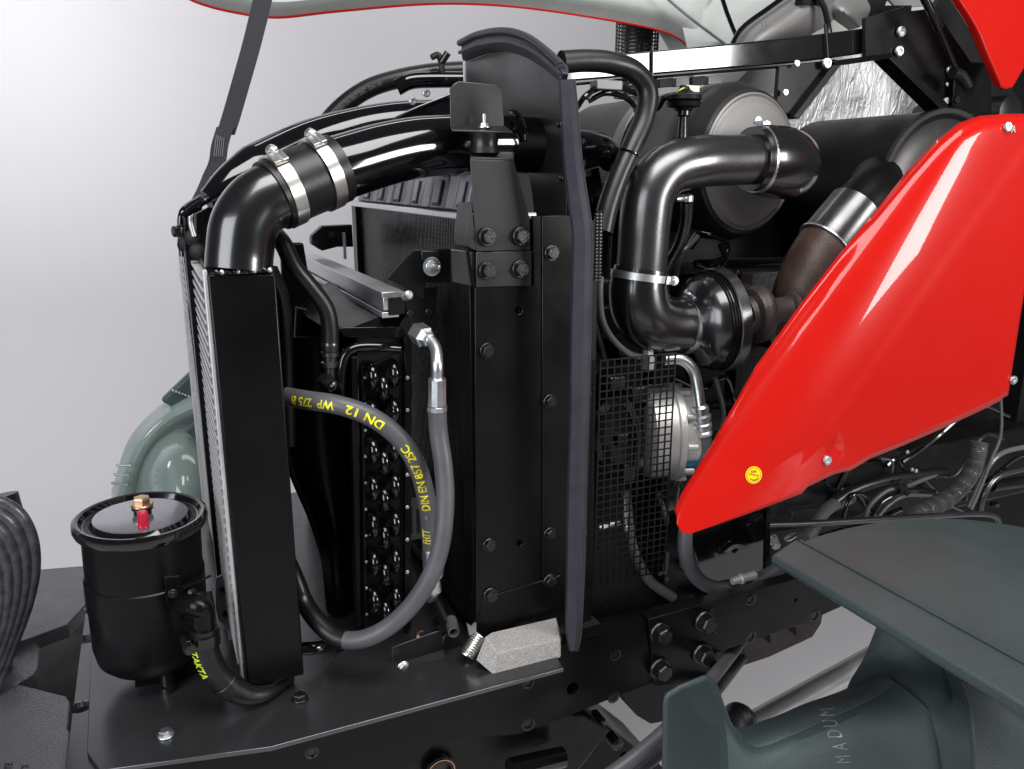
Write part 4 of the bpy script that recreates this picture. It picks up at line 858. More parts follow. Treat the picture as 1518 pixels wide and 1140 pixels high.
# ============================================================ SMALL PARTS ON THE PLATE, MIDDLE
cb = T('angle_bracket', 'small black channel bracket with one bolt standing on the mounting plate', 'bracket', (.36, 1.3, .91))
MB().prism([W(*q, 1.27) for q in ((581, 960), (648, 936), (655, 936), (658, 966), (654, 978), (588, 1000), (581, 985))], (0, .004, 0)).build('front_leaf', 'sheet', cb, bevel=.0015)
MB().prism([W(584, 984, 1.262), W(658, 962, 1.262), W(662, 980, 1.24), W(590, 1003, 1.24)], (0, 0, -.003)).build('foot_leaf', 'satin', cb, bevel=.001)
ibolt(cb, 598, 988, 1.255, 9, 'zinc')
MB().lathe(W(617, 943, 1.28), (.2, -1, .2), [(0, .004), (.008, .004)], 8).build('copper_rivet', 'brass', cb)
MB().tube(path_smooth(pt((614, 948, 1.28), (620, 938, 1.27), (627, 935, 1.27)), 4), .0015, 6).build('wire_end', 'brass', cb)
rp = T('rubber_profile', 'black hollow rubber profile end pointing at the camera beside the radiator foot', 'seal profile', (.42, 1.25, .95))
MB().tube(path_smooth(pt((640, 880, 1.42), (655, 905, 1.35), (668, 930, 1.27)), 5), .014, 16).build('profile', 'rubber', rp)
p = W(672, 934, 1.255); MB().lathe(p, (-.2, -1, -.1), [(-.03, .011), (.008, .011), (.009, .009), (.002, .007), (-.02, .007)], 20).build('tube_lip', 'ghose', rp)
MB().prism([W(*q, 1.27) for q in ((655, 945), (672, 935), (692, 965), (686, 985), (668, 980), (654, 965))], (0, .04, 0)).build('rubber_block', 'rubber', rp, bevel=.005)
sg = T('bright_coil_spring', 'bright coiled metal end beside the foam block', 'spring', (.46, 1.22, .93))
p, q = W(692, 972, 1.215), W(712, 940, 1.225); dd = (q - p)
n_ = 9 * 16; ax_ = dd.normalized(); e1 = ax_.cross(V((0, 1, 0))).normalized(); e2 = ax_.cross(e1)
MB().tube([p + dd * (i / n_) + (e1 * math.cos(i * math.tau / 16) + e2 * math.sin(i * math.tau / 16)) * .0125 for i in range(n_)], .0021, 6).build('coil', 'steel', sg)
MB().lathe(p + dd * .05, dd, [(0, .011), (dd.length * .9, .011)], 20).build('core', 'zinc', sg)
MB().prism([W(*q, 1.225) for q in ((693, 925), (700, 930), (706, 924), (706, 940), (696, 942))], (0, .006, 0)).build('pale_tab', 'cap', sg)
fb = T('foam_block', 'grey foam block with sloped top lying on the plate under the radiator', 'foam block', (.5, 1.2, .91))
MB().add([W(706, 978, 1.19), W(733, 1001, 1.165), W(831, 974, 1.165), W(832, 945, 1.19),
          W(720, 943, 1.20), W(737, 968, 1.172), W(830, 948, 1.172), W(824, 915, 1.235), W(728, 938, 1.235), W(712, 975, 1.24), W(832, 960, 1.24)],
         [(0, 1, 5, 4), (1, 2, 6, 5), (4, 5, 6, 7, 8), (2, 3, 7, 6), (0, 4, 8, 9), (3, 10, 7), (9, 8, 7, 10)]).build('foam', 'foam', fb, bevel=.002)

# ============================================================ MESH GUARD
mg = T('mesh_guard', 'black square-hole mesh guard panel in front of the silver compressor', 'guard', (.8, 1.22, 1.1))
YM = 1.25
g00, g10, g01, g11 = W(888, 534, YM), W(998, 525, YM), W(880, 874, YM), W(986, 842, YM)
gx0, gx1 = W(886, 700, YM)[0], W(993, 700, YM)[0]
zt0, zt1 = W(888, 534, YM)[2], W(998, 525, YM)[2]; zb0, zb1 = g01[2], g11[2]
gz0, gz1 = (zb0 + zb1) / 2, (zt0 + zt1) / 2
nvb = 12; nhb = 32
vb = MB().box((-.0013, 0, gz0), (.0013, .0026, gz1)).mesh('mesh_bar', 'matte')
hb = MB().box((gx0, -.0001, -.0012), (gx1, .0021, .0012)).mesh('mesh_crossbar', 'matte')
for i in range(nvb):
    o = bpy.data.objects.new('mesh_bar', vb); C.objects.link(o); o.location = (gx0 + (gx1 - gx0) * i / (nvb - 1), YM, 0); put(o, mg)
for i in range(nhb):
    o = bpy.data.objects.new('mesh_crossbar', hb); C.objects.link(o); o.location = (0, YM + .0003, gz0 + (gz1 - gz0) * i / (nhb - 1)); put(o, mg)
# compressor behind
kp = T('refrigerant_compressor', 'silver cast compressor with blue and green label behind the mesh guard', 'compressor', (1.0, 1.45, 1.25))
kc = W(985, 640, 1.40); kr = rad(kc, 66)
MB().lathe(kc + V((-.06, .02, 0)), (1, -.35, 0), [(.012, kr * .8), (.022, kr), (.07, kr), (.072, kr * 1.08), (.085, kr * 1.08), (.087, kr), (.12, kr * .98), (.132, kr * .85)], 48).build('housing', 'cast', kp)
MB().lathe(W(925, 640, 1.42), NY, [(0, kr * .9), (.03, kr * .9), (.035, kr * .8), (.02, kr * .7)], 40).build('pulley', 'darkst', kp)
for i in range(10):
    a = i * math.tau / 10; p = kc + V((.0, -.02, 0)) + V((math.cos(a) * .01, -.045 * abs(math.cos(a)), math.sin(a))) * 1.0 * V((1, 1, kr * 1.02)).z
    p = kc + V((-.01, .0, 0)) + V((.35 * math.cos(a), math.cos(a), 0)) * -kr * 1.03 + V((0, 0, math.sin(a) * kr * 1.03))
    MB().lathe(p, (1, -.35, 0), [(.03, .006), (.05, .006), (.052, .004)], 10).build('lug', 'cast', kp)
lt, lbm = MB(), MB()
def arc_on(c, r, a0, a1, h0, h1, n=10):
    axk = V((1, -.35, 0)).normalized(); o_ = kc + V((-.06, .02, 0)); up_ = V((0, 0, 1)); sd = axk.cross(up_)
    vs = []
    for i in range(n + 1):
        a = a0 + (a1 - a0) * i / n
        for h in (h0, h1): vs.append(o_ + axk * h + (up_ * math.cos(a) + sd * math.sin(a)) * r)
    return vs, [(2 * i, 2 * i + 1, 2 * i + 3, 2 * i + 2) for i in range(n)]
for nm, m_, a0, a1 in (('blue_label', 'blue', 1.95, 2.15), ('green_label', 'lgreen', 2.15, 2.28)):
    for sgn in (1,):
        v_, f_ = arc_on(kc, kr * 1.012, a0 * sgn, a1 * sgn, .088, .128); MB().add(v_, f_).build(nm, m_, kp)
        v_, f_ = arc_on(kc, kr * 1.012, -a0, -a1, .088, .128); MB().add(v_, f_).build(nm, m_, kp)
MB().lathe(W(960, 532, 1.36), (0, 0, 1), [(-.02, .016), (0, .017), (.006, .017), (.008, .012), (.02, .012)], 6).build('port_nut', 'zinc', kp)
for q in ((915, 645, 930, 655), (905, 560, 920, 572), (938, 575, 952, 590), (925, 690, 935, 708)):
    MB().box(W(q[0], q[1], 1.34), W(q[2], q[3], 1.36)).build('cast_boss', 'darkst', kp, bevel=.003)
MB().tube(path_smooth(pt((930, 600, 1.33), (945, 640, 1.33), (942, 690, 1.33)), 6), .008, 12).build('pipe', 'darkst', kp)
# refrigerant line with zinc bend on the right
rl_ = T('crimped_refrigerant_hose', 'grey hose with bright bent tube and ringed crimp left of the red panel', 'hose', (1.0, 1.3, 1.2))
MB().tube(path_smooth(pt((985, 533, 1.34), (1010, 533, 1.33), (1027, 548, 1.32), (1034, 575, 1.31), (1038, 605, 1.30)), 8), rad(W(1030, 560, 1.3), 8.5), 18).build('bent_tube', 'zinc', rl_)
p, q = W(1038, 600, 1.30), W(1044, 650, 1.30); k = 1 / sc_at(p)
MB().lathe(p, q - p, [(0, 8 * k), (3 * k, 12 * k), (10 * k, 12 * k), (11 * k, 10 * k), (15 * k, 10 * k), (17 * k, 14 * k), (23 * k, 14 * k), (25 * k, 11.5 * k), (28 * k, 11.5 * k), (30 * k, 14 * k), (36 * k, 14 * k), (38 * k, 11.5 * k), (41 * k, 11.5 * k), (43 * k, 13.5 * k), (48 * k, 13 * k)], 24).build('crimp', 'zinc', rl_)
MB().tube(path_smooth(pt((1044, 645, 1.30), (1042, 690, 1.30), (1030, 740, 1.28), (1016, 790, 1.27), (1020, 835, 1.26), (1045, 866, 1.25), (1085, 872, 1.25), (1130, 857, 1.25), (1170, 828, 1.26), (1195, 795, 1.28), (1225, 755, 1.32), (1260, 738, 1.38)), 8), rad(W(1020, 830, 1.26), 11), 20).build('hose', 'ghose', rl_)
p, q = W(1085, 862, 1.235), W(1126, 850, 1.235); k = 1 / sc_at(p)
MB().lathe(p, q - p, [(0, 5 * k), (14 * k, 6.5 * k), (15 * k, 8 * k), (19 * k, 8 * k), (20 * k, 6 * k), (43 * k, 6 * k)], 14).build('service_port', 'cast', rl_)
p, q = W(1192, 800, 1.262), W(1207, 783, 1.275); MB().lathe(p, q - p, [(0, 13 * k), (.028, 13 * k)], 16).build('sleeve', 'ghose', rl_)
h3, _ = hose('lower_hose', 'ghose', pt((928, 730, 1.33), (934, 790, 1.31), (945, 830, 1.29), (965, 862, 1.27), (998, 886, 1.26)), .0105)
one(h3, 'grey hose curving down from behind the mesh guard onto the rail', 'hose')
ff = T('hose_fitting', 'slim zinc fitting on the hose behind the lower mesh guard', 'fitting', (.85, 1.35, 1.2))
fit('tube', 'zinc', W(925, 735, 1.325), W(930, 785, 1.315), [(0, .005), (.4, .005), (.42, .009), (.8, .009), (.85, .012), (1, .012)], ff, 12)
MB().lathe(W(888, 783, 1.34), W(930, 772, 1.34) - W(888, 783, 1.34), [(0, .004), (.01, .007), (.02, .004), (.03, .007), (.05, .005)], 10).build('tee', 'zinc', ff)
# ============================================================ BIG BLACK HOSE OVER THE TOP
bh = T('wrapped_black_hose', 'thick black hose bending over from the arch seal down to a wound protective coil', 'hose', (.8, 1.35, 1.8))
P = path_smooth(pt((832, 92, 1.36), (870, 90, 1.36), (905, 93, 1.36), (940, 106, 1.36), (960, 135, 1.355), (955, 175, 1.35), (938, 215, 1.34), (918, 260, 1.33), (902, 305, 1.32), (893, 345, 1.31)), 8)
MB().tube(P, rad(P[30], 15.5), 24).build('hose', 'rubber', bh)
for q in ((933, 226, 30), (922, 250, 30), (912, 275, 30), (905, 297, 30)):
    a = W(q[0], q[1], 1.335); MB().lathe(a, W(q[0] - 10, q[1] + 26, 1.335) - a, [(0, rad(a, 15.4)), (.0006, rad(a, 17)), (.0022, rad(a, 17)), (.004, rad(a, 15.4))], 24, caps=False).build('wrap_edge', 'gloss', bh)
co_ = []
for i in range(20):
    a = W(888 - i * .1, 316 + i * 5.1, 1.24); MB().lathe(a, (0, 0, -1), [(0, .0062), (.0005, .0074), (.0028, .0074), (.0033, .0062)], 14).build('coil_turn', 'graph', bh)
MB().lathe(W(888, 312, 1.24), (0, 0, -1), [(0, .006), (.118, .006)], 14).build('coil_core', 'matte', bh)
h5, _ = hose('thin_hose', 'ghose', pt((890, 410, 1.30), (889, 440, 1.30), (893, 475, 1.31), (908, 503, 1.33), (932, 524, 1.35), (955, 530, 1.36)), .0065)
one(h5, 'thin grey hose running down from the wound coil to the top of the mesh guard', 'hose')
h6, _ = hose('vacuum_hose', 'graph', pt((1018, 298, 1.40), (1016, 330, 1.42), (1008, 360, 1.44), (995, 385, 1.46), (985, 405, 1.47)), .0125)
one(h6, 'satin grey rubber tube hanging from the intake pipe behind its vertical run', 'hose')
hc = T('small_hose_clamp', 'small zinc clamp and screw at the top of the satin grey rubber tube', 'hose clamp', (1.1, 1.4, 1.7))
MB().lathe(W(1018, 288, 1.40), (0, 0, -1), [(0, .010), (.003, .0145), (.014, .0145), (.016, .012)], 24).build('band', 'zinc', hc)
MB().lathe(W(1002, 295, 1.385), (1, .3, .05), [(0, .004), (.008, .007), (.03, .006), (.034, .004), (.042, .006)], 12).build('screw', 'zinc', hc)
MB().lathe(W(1016, 282, 1.40), (0, 0, 1), [(0, .006), (.02, .006)], 12).build('nipple', 'darkst', hc)
tu = path_smooth(pt((893, 345, 1.35), (900, 330, 1.36), (905, 350, 1.37), (903, 385, 1.37), (902, 410, 1.37)), 6)
h7 = MB().tube(tu, .004, 10).build('thin_pipe', 'darkst'); one(h7, 'thin dark metal pipe between the wound coil and the intake pipe', 'pipe')
bp_ = T('cable_loom', 'bundle of black cables crossing over the air cleaner behind the big hose', 'cable loom', (.9, 1.5, 1.9))
for q in (((868, 145, 1.5), (885, 130, 1.5), (920, 130, 1.5), (950, 142, 1.5), (975, 160, 1.5)), ((872, 150, 1.52), (900, 138, 1.5), (935, 150, 1.5), (945, 180, 1.5), (930, 215, 1.5)), ((855, 160, 1.5), (870, 140, 1.5), (895, 128, 1.52)), ((858, 200, 1.55), (880, 198, 1.5), (900, 205, 1.48), (915, 225, 1.46))):
    MB().tube(path_smooth(pt(*q), 6), .0055, 10).build('cable', 'gloss', bp_)
MB().box(W(885, 132, 1.49), W(912, 122, 1.52)).build('connector', 'cap', bp_, bevel=.002)
for q in ((868, 262, 870, 300), (878, 250, 885, 290)): MB().beam(W(q[0], q[1], 1.5), W(q[2], q[3], 1.5), .02, .02).build('clip', 'matte', bp_)
MB().tube(path_smooth(pt((860, 235, 1.5), (895, 228, 1.5), (915, 240, 1.52), (925, 260, 1.55)), 6), .024, 20).build('lower_pipe', 'rubber', bp_)

# ============================================================ ENGINE
en = T('engine_block', 'black engine block with castings filling the space behind turbocharger and guard', 'engine', (1.3, 1.7, .9))
MB().box((.80, 1.66, .80), (2.75, 1.98, 1.52)).build('block', 'engine', en, bevel=.01)
MB().box((.95, 1.62, 1.38), (1.75, 1.66, 1.46)).build('manifold_flange', 'engine', en, bevel=.006)
for i in range(5):
    MB().lathe((1.02 + i * .15, 1.66, 1.36), (0, -1, 0), [(0, .045), (.04, .042), (.06, .03)], 20).build('manifold_port', 'engine', en)
MB().box((.74, 1.50, .80), (2.72, 1.9, 1.02)).build('lower_block', 'engine', en, bevel=.01)
MB().prism([W(*q, 1.49) for q in ((868, 560), (905, 540), (1000, 700), (1010, 900), (868, 945))], (0, .1, 0)).build('front_cover', 'engine', en, bevel=.004)
MB().prism([W(*q, 1.47) for q in ((1100, 700), (1330, 660), (1330, 800), (1100, 870))], (0, .05, 0)).build('side_casting', 'engine', en, bevel=.004)
for i in range(9): MB().box((.85 + i * .13, 1.635, .85), (.87 + i * .13, 1.665, 1.3)).build('casting_rib', 'engine', en, bevel=.003)
for i in range(8): bolt(en, V((.9 + i * .1, 1.618, 1.42)), NY, .010, 'dark')
MB().prism([W(*q, 1.42) for q in ((985, 690), (1040, 700), (1138, 745), (1138, 870), (985, 885))], (0, .2, 0)).build('gearcase', 'engine', en, bevel=.006)
MB().prism([W(*q, 1.36) for q in ((1020, 775), (1135, 740), (1137, 850), (1040, 868))], (0, .05, 0)).build('side_cover', 'gloss', en, bevel=.004)
MB().box((.85, 1.60, .88), (2.7, 1.68, 1.10)).build('crankcase', 'engine', en, bevel=.01)
MB().lathe(W(1010, 780, 1.45), NY, [(0, .07), (.04, .07), (.05, .05), (.05, .02)], 36).build('pulley', 'engine', en)
for q in ((990, 640), (1000, 715), (1010, 720), (978, 850), (988, 858), (980, 735), (1060, 885), (1000, 885)): ibolt(en, *q, 1.40, 4, 'dark')
MB().tube(path_smooth(pt((1030, 390, 1.5), (1060, 400, 1.52), (1075, 385, 1.5), (1068, 362, 1.5)), 6), .007, 12).build('oil_pipe', 'gloss', en)
MB().tube(path_smooth(pt((1020, 365, 1.55), (1035, 340, 1.55), (1030, 328, 1.55)), 5), .014, 12).build('connector_boot', 'rubber', en)
MB().box((1.0, 1.90, 1.50), (3.0, 1.94, 1.70)).build('far_ledge', 'matte', en)
MB().box((2.4, 1.55, .8), (2.44, 2.3, 1.78)).build('firewall', 'matte', en)
MB().box((.74, 2.02, .88), (3.2, 2.04, 1.66)).build('far_shield', 'matte', en)
MB().box((1.55, 2.0, 1.5), (3.2, 2.02, 1.80)).build('far_upper_shield', 'matte', en)
# black wall behind the right margin
MB().box((2.2, 1.75, .45), (3.8, 1.80, 1.75)).build('rear_cover', 'matte', en)
# heater pipes etc. behind turbine
for y, z in ((1.60, 1.55), (1.58, 1.20)): MB().tube([V((1.2, y, z)), V((2.3, y, z - .02))], .012, 12).build('rail_pipe', 'engine', en)

# ============================================================ CABLES UNDER THE RED PANEL
lm = T('harness_bundle', 'sheaf of black and grey cables tied together below the red panel', 'cable loom', (1.6, 1.35, 1.1))
for i, q in enumerate((((1205, 790, 1.34), (1225, 755, 1.34), (1262, 728, 1.34), (1310, 712, 1.34), (1360, 704, 1.35), (1400, 700, 1.36)),
          ((1282, 770, 1.33), (1290, 748, 1.33), (1315, 727, 1.33), (1345, 720, 1.33), (1390, 702, 1.35)),
          ((1292, 765, 1.32), (1306, 745, 1.32), (1330, 732, 1.32), (1350, 726, 1.33), (1385, 728, 1.35)),
          ((1302, 765, 1.32), (1318, 748, 1.32), (1342, 735, 1.32), (1380, 735, 1.35)),
          ((1250, 768, 1.32), (1256, 745, 1.32), (1268, 732, 1.32), (1282, 736, 1.33), (1288, 752, 1.34)),
          ((1305, 680, 1.38), (1322, 684, 1.38), (1322, 705, 1.38)), ((1222, 712, 1.36), (1232, 724, 1.36), (1248, 730, 1.38)))):
    MB().tube(path_smooth(pt(*q), 8), (.013, .006, .0055, .005, .005, .0035, .004)[i], 14).build('cable', ('rubber', 'ghose', 'gloss', 'ghose', 'gloss', 'ghose', 'gloss')[i], lm)
for q in ((1332, 712, 1338, 730), (1340, 716, 1346, 734)): MB().beam(W(q[0], q[1], 1.315), W(q[2], q[3], 1.315), .003, .012).build('cable_tie', 'matte', lm)
cor = T('corrugated_conduit', 'black corrugated conduit curving down to the right under the red panel', 'conduit', (1.9, 1.35, 1.1))
def resample(P, st):
    out = [P[0]]; acc = 0
    for p, q in zip(P, P[1:]):
        L_s = (q - p).length; pos = st - acc
        while pos <= L_s: out.append(p.lerp(q, pos / L_s)); pos += st
        acc = (acc + L_s) % st
    return out
P = resample(path_smooth(pt((1452, 655, 1.34), (1446, 685, 1.335), (1432, 712, 1.33), (1410, 735, 1.33), (1382, 752, 1.33), (1350, 762, 1.33)), 12), .0013)
MB().tube(P, [.0205 + .0022 * math.sin(i * 1.3 / 5.4 * 2 * math.pi / 1.0) for i in range(len(P))], 20).build('conduit', 'conduit', cor)
P = path_smooth(pt((1330, 780, 1.36), (1270, 785, 1.36), (1210, 800, 1.36), (1180, 805, 1.36)), 20)
cor2 = MB().tube(P, [.013 + .0015 * math.sin(i * 1.9) for i in range(len(P))], 14).build('corrugated_conduit', 'gloss'); one(cor2, 'low black corrugated conduit hidden under the rod near the mudguard', 'conduit')
rd, _ = hose('support_rod', 'graph', pt((1138, 778, 1.26), (1200, 776, 1.26), (1300, 770, 1.26), (1400, 764, 1.26), (1455, 762, 1.26), (1478, 768, 1.26), (1480, 785, 1.26)), .0072)
rd.data.materials[0] = M['graph']; one(rd, 'straight dark metal rod running above the green-grey mudguard', 'rod')
for i, q in enumerate((((1482, 560, 1.34), (1484, 640, 1.34), (1470, 680, 1.34), (1455, 720, 1.34), (1440, 755, 1.34)),
                       ((1452, 760, 1.36), (1460, 730, 1.36), (1482, 705, 1.36), (1530, 692, 1.36)),
                       ((1436, 752, 1.37), (1460, 700, 1.37), (1485, 672, 1.37), (1530, 660, 1.37)),
                       ((1470, 720, 1.4), (1530, 712, 1.4)))):
    h, _ = hose('cable', ('conduit', 'graph', 'conduit', 'engine')[i], pt(*q), (.004, .0085, .007, .016)[i])
    one(h, ('thin black cable dropping from the red panel edge past the conduit', 'grey bent hose at the right edge, lower of the two arcs', 'black bent hose at the right edge, upper of the two arcs', 'dark straight pipe crossing behind the arcs at the right edge')[i], 'cable' if i == 0 else 'hose')
ml = T('dark_wiring', 'tangle of thin black wires in the dark space under the red panel', 'wiring', (1.7, 1.45, 1.1))
rg = random.Random(5)
for i in range(9):
    x0 = rg.uniform(1140, 1420); y0 = rg.uniform(680, 760); x1 = x0 + rg.uniform(60, 160); y1 = y0 + rg.uniform(-70, 30); Yd = rg.uniform(1.37, 1.5)
    MB().tube(path_smooth(pt((x0, y0, Yd), (x0 + (x1 - x0) * .3, y0 - rg.uniform(0, 40), Yd), (x0 + (x1 - x0) * .7, y1 + rg.uniform(-15, 20), Yd), (x1, y1, Yd + .03)), 6), rg.uniform(.003, .007), 8).build('wire', ('gloss', 'gloss', 'rubber')[i % 3], ml)
for i in range(10):
    q = W(rg.uniform(1160, 1500), rg.uniform(640, 760), 1.42); MB().box(q, q + V((rg.uniform(.01, .03), .02, rg.uniform(.008, .02)))).build('clip', 'gloss', ml, bevel=.001)
el = T('engine_wiring', 'thin black pipes and wires between the intake elbow and the turbocharger', 'wiring', (1.1, 1.5, 1.3))
for q in (((1000, 560, 1.5), (1040, 575, 1.5), (1075, 560, 1.5), (1090, 600, 1.52)), ((1000, 700, 1.45), (1012, 650, 1.45), (1030, 620, 1.45), (1060, 600, 1.5)), ((1035, 350, 1.5), (1010, 380, 1.5), (1000, 420, 1.52)), ((1060, 560, 1.48), (1072, 620, 1.48), (1050, 680, 1.46)), ((880, 470, 1.5), (900, 560, 1.5), (885, 640, 1.5)), ((975, 730, 1.42), (992, 790, 1.42), (985, 850, 1.42)), ((1010, 700, 1.42), (1002, 760, 1.42), (1010, 840, 1.41)), ((1075, 820, 1.35), (1090, 810, 1.35), (1110, 812, 1.35))):
    MB().tube(path_smooth(pt(*q), 6), rg.uniform(.003, .007), 10).build('wire', ('gloss', 'conduit')[len(q) % 2], el)
for i in range(14):
    q = W(rg.uniform(985, 1130), rg.uniform(560, 860), 1.41); MB().lathe(q, (rg.uniform(-.5, .5), -1, rg.uniform(-.3, .3)), [(0, .007), (.01, .007), (.012, .005)], 6).build('screw', ('gloss', 'darkst')[i % 2], el)
sb2 = T('sheet_step_bracket', 'dark folded bracket with a pale edge left of the cables under the red panel', 'bracket', (1.3, 1.4, 1.05))
MB().prism([W(*q, 1.40) for q in ((1138, 745), (1250, 690), (1330, 680), (1330, 740), (1240, 780), (1138, 790))], (0, .02, 0)).build('plate', 'engine', sb2, bevel=.003)
MB().tube(path_smooth(pt((1172, 772, 1.385), (1174, 760, 1.385), (1182, 757, 1.385), (1215, 752, 1.385)), 4), .0025, 8).build('edge', 'graph', sb2)
for q in ((1145, 800, 9), (1150, 808, 7), (1138, 795, 5), (1345, 670, 3), (1352, 696, 3), (1358, 698, 3)): ibolt(sb2, *q[:2], 1.33, q[2], 'zinc')
MB().prism([W(*q, 1.30) for q in ((1137, 745), (1143, 745), (1141, 845), (1135, 850))], (0, .01, 0)).build('upright_edge', 'satin', sb2)
for q in ((1165, 800), ): MB().lathe(W(*q, 1.3), (1, 0, .3), [(0, .006), (.012, .008), (.03, .006)], 8).build('zinc_plug', 'zinc', sb2)

# ============================================================ RED SIDE PANEL
rp_ = T('red_side_panel', 'glossy red pointed side panel with yellow round sticker', 'body panel', (1.6, 1.15, 1.4))
YQ = 1.12
def redout():
    L = [(1010, 789), (1003, 776), (1004, 760), (1014, 735), (1060, 660), (1125, 545), (1190, 455), (1250, 378), (1300, 318), (1350, 255), (1395, 208), (1428, 182), (1460, 171), (1500, 168), (1560, 168)]
    Bt = [(1570, 500), (1524, 540), (1514, 578), (1490, 588), (1483, 594), (1460, 606), (1400, 634), (1340, 660), (1290, 680), (1262, 697), (1240, 702), (1230, 706), (1197, 722), (1188, 732), (1130, 754), (1080, 772), (1040, 786), (1022, 792)]
    return L, Bt
L_, B_ = redout()
# curved surface: panel bulges slightly in Y; fill by strips between the two outlines
EA, EB = W(1060, 660, YQ), W(1350, 255, YQ)
ED = (EB - EA).normalized(); EN = V((ED.z, 0, -ED.x))          # in-plane direction away from the leading edge
def bulge(p):   # the skin rolls back towards its leading edge and is nearly flat further in
    d = (V((p.x, 0, p.z)) - V((EA.x, 0, EA.z))).dot(EN); d = max(-.01, d)
    t_ = (V((p.x, 0, p.z)) - V((EA.x, 0, EA.z))).dot(ED) / (EB - EA).length; w_ = .168 - .075 * max(0, min(1.2, t_))
    roll = .372 * w_ * math.erfc(max(d, 0) / w_) + .006 * math.exp(-max(d, 0) / .015) - .0006 * math.tanh((d - .205) / .006)
    y = YQ + roll - .01
    return CAM + (V((p.x, YQ, p.z)) - CAM) * (y / YQ)
poly = [W(x, y, YQ) for x, y in L_ + B_]
bm = bmesh.new(); vs = [bm.verts.new(p) for p in poly]; f = bm.faces.new(vs)
bmesh.ops.triangulate(bm, faces=[f])
bm.free()
# regular grid clipped to outline
import bisect
up_ = sorted([(W(x, y, YQ).x, W(x, y, YQ).z) for x, y in L_[1:]]); lo_ = sorted([(W(x, y, YQ).x, W(x, y, YQ).z) for x, y in B_ + [L_[0], L_[1]]])
def itp(T_, x):
    xs = [t[0] for t in T_]; i = min(max(bisect.bisect(xs, x), 1), len(xs) - 1); a, c = T_[i - 1], T_[i]
    return a[1] + (c[1] - a[1]) * max(0, min(1, (x - a[0]) / max(1e-6, c[0] - a[0])))
xs0 = max(up_[0][0], lo_[0][0]) + .0003; xs1 = min(up_[-1][0], lo_[-1][0]); NX, NZ = 150, 36; vs = []; fs = []
xs_ = sorted(set([xs0 + (xs1 - xs0) * (i / NX) ** 1.15 for i in range(NX + 1)] + [t[0] for t in lo_ if t[0] > xs0 + .001 and t[0] < xs1]))
for x in xs_:
    zt_, zb_ = itp(up_, x), itp(lo_, x)
    for j in range(NZ + 1):
        z = zb_ + (zt_ - zb_) * j / NZ; e_ = (zt_ - z); rl2 = .010 * max(0, 1 - e_ / .018) ** 2     # rolled leading edge
        p = bulge(V((x, 0, z))); dd_ = ((x - 1.232) ** 2 * 6 + (z - 1.142) ** 2) ** .5
        p.y += rl2 + (.004 * max(0, 1 - (((x - W(1238, 668, YQ).x) / .018) ** 2 + min(0, (z - W(1238, 664, YQ).z) / .014) ** 2 + (max(0, z - W(1238, 664, YQ).z) / .012) ** 2)) ** .5 if abs(x - W(1238, 668, YQ).x) < .018 and z < W(1238, 652, YQ).z else 0)
        vs.append(p)
n_ = NZ + 1
for i in range(len(xs_) - 1):
    for j in range(NZ): fs.append((i * n_ + j, (i + 1) * n_ + j, (i + 1) * n_ + j + 1, i * n_ + j + 1))
o = MB().add(vs, fs).build('panel_skin', 'red', rp_)
o.data.update()
if sum(p_.normal.y for p_ in o.data.polygons) > 0: o.data.flip_normals()
sdm = o.modifiers.new('solid', 'SOLIDIFY'); sdm.thickness = .004; sdm.offset = -1
o.data.set_sharp_from_angle(angle=R(60))
def on_red(px, py, lift=.0):
    p = W(px, py, YQ); 
    return bulge(p) - V((0, lift, 0))
def red_normal_(px, py):
    a_, b_, c_ = on_red(px, py), on_red(px + 6, py), on_red(px, py - 6); n__ = (b_ - a_).cross(c_ - a_).normalized()
    return n__ if n__.y < 0 else -n__
for q in ((1225, 682), (1492, 188), (1501, 563)):
    bolt(rp_, on_red(*q) + red_normal_(*q) * .001, red_normal_(*q), .010, 'socket', 'screw')
def red_normal(px, py):
    a_, b_, c_ = on_red(px, py), on_red(px + 6, py), on_red(px, py - 6); n__ = (b_ - a_).cross(c_ - a_).normalized()
    return n__ if n__.y < 0 else -n__
NR = red_normal(1117, 704); c = on_red(1117, 704) + NR * .0006
RX = V((1, 0, 0)); RX = (RX - NR * RX.dot(NR)).normalized(); RZ = RX.cross(NR) * -1 if RX.cross(NR).z < 0 else RX.cross(NR)
def SV(v): return RX * v[0] + RZ * v[2] + NR * (-v[1])
sk = MB().lathe(c, NR, [(0, .0165), (.0006, .0165)], 40).build('sticker', 'sticker', rp_)
MB().lathe(c + SV((0, -.0007, 0)), NR, [(0, .0142), (.0002, .0142), (.0002, .0136), (0, .0136)], 40, caps=False).build('sticker_ring', 'ink', sk)
MB().beam(c + SV((-.010, -.0012, .0035)), c + SV((.010, -.0012, -.0022)), .0012, .0012).build('red_bar', 'stred', sk)
for i in range(4): MB().tube(path_smooth([c + SV((-.005 + i * .003, -.0011, .004)), c + SV((-.0042 + i * .003, -.0011, .0065)), c + SV((-.005 + i * .003, -.0011, .009))], 3), .0005, 6).build('heat_mark', 'ink', sk)
MB().tube(path_smooth([c + SV((-.008, -.001, -.006)), c + SV((-.002, -.001, -.0095)), c + SV((.005, -.001, -.0092)), c + SV((.009, -.001, -.005))], 5), [.0004 + .0006 * math.sin(i / 15 * 3.1) for i in range(16)], 6).build('hand_mark', 'ink', sk)
text_on_plane('A', on_red(1498, 196, .001), (1, 0, 0), (0, 0, 1), .018, 'hood', rp_)

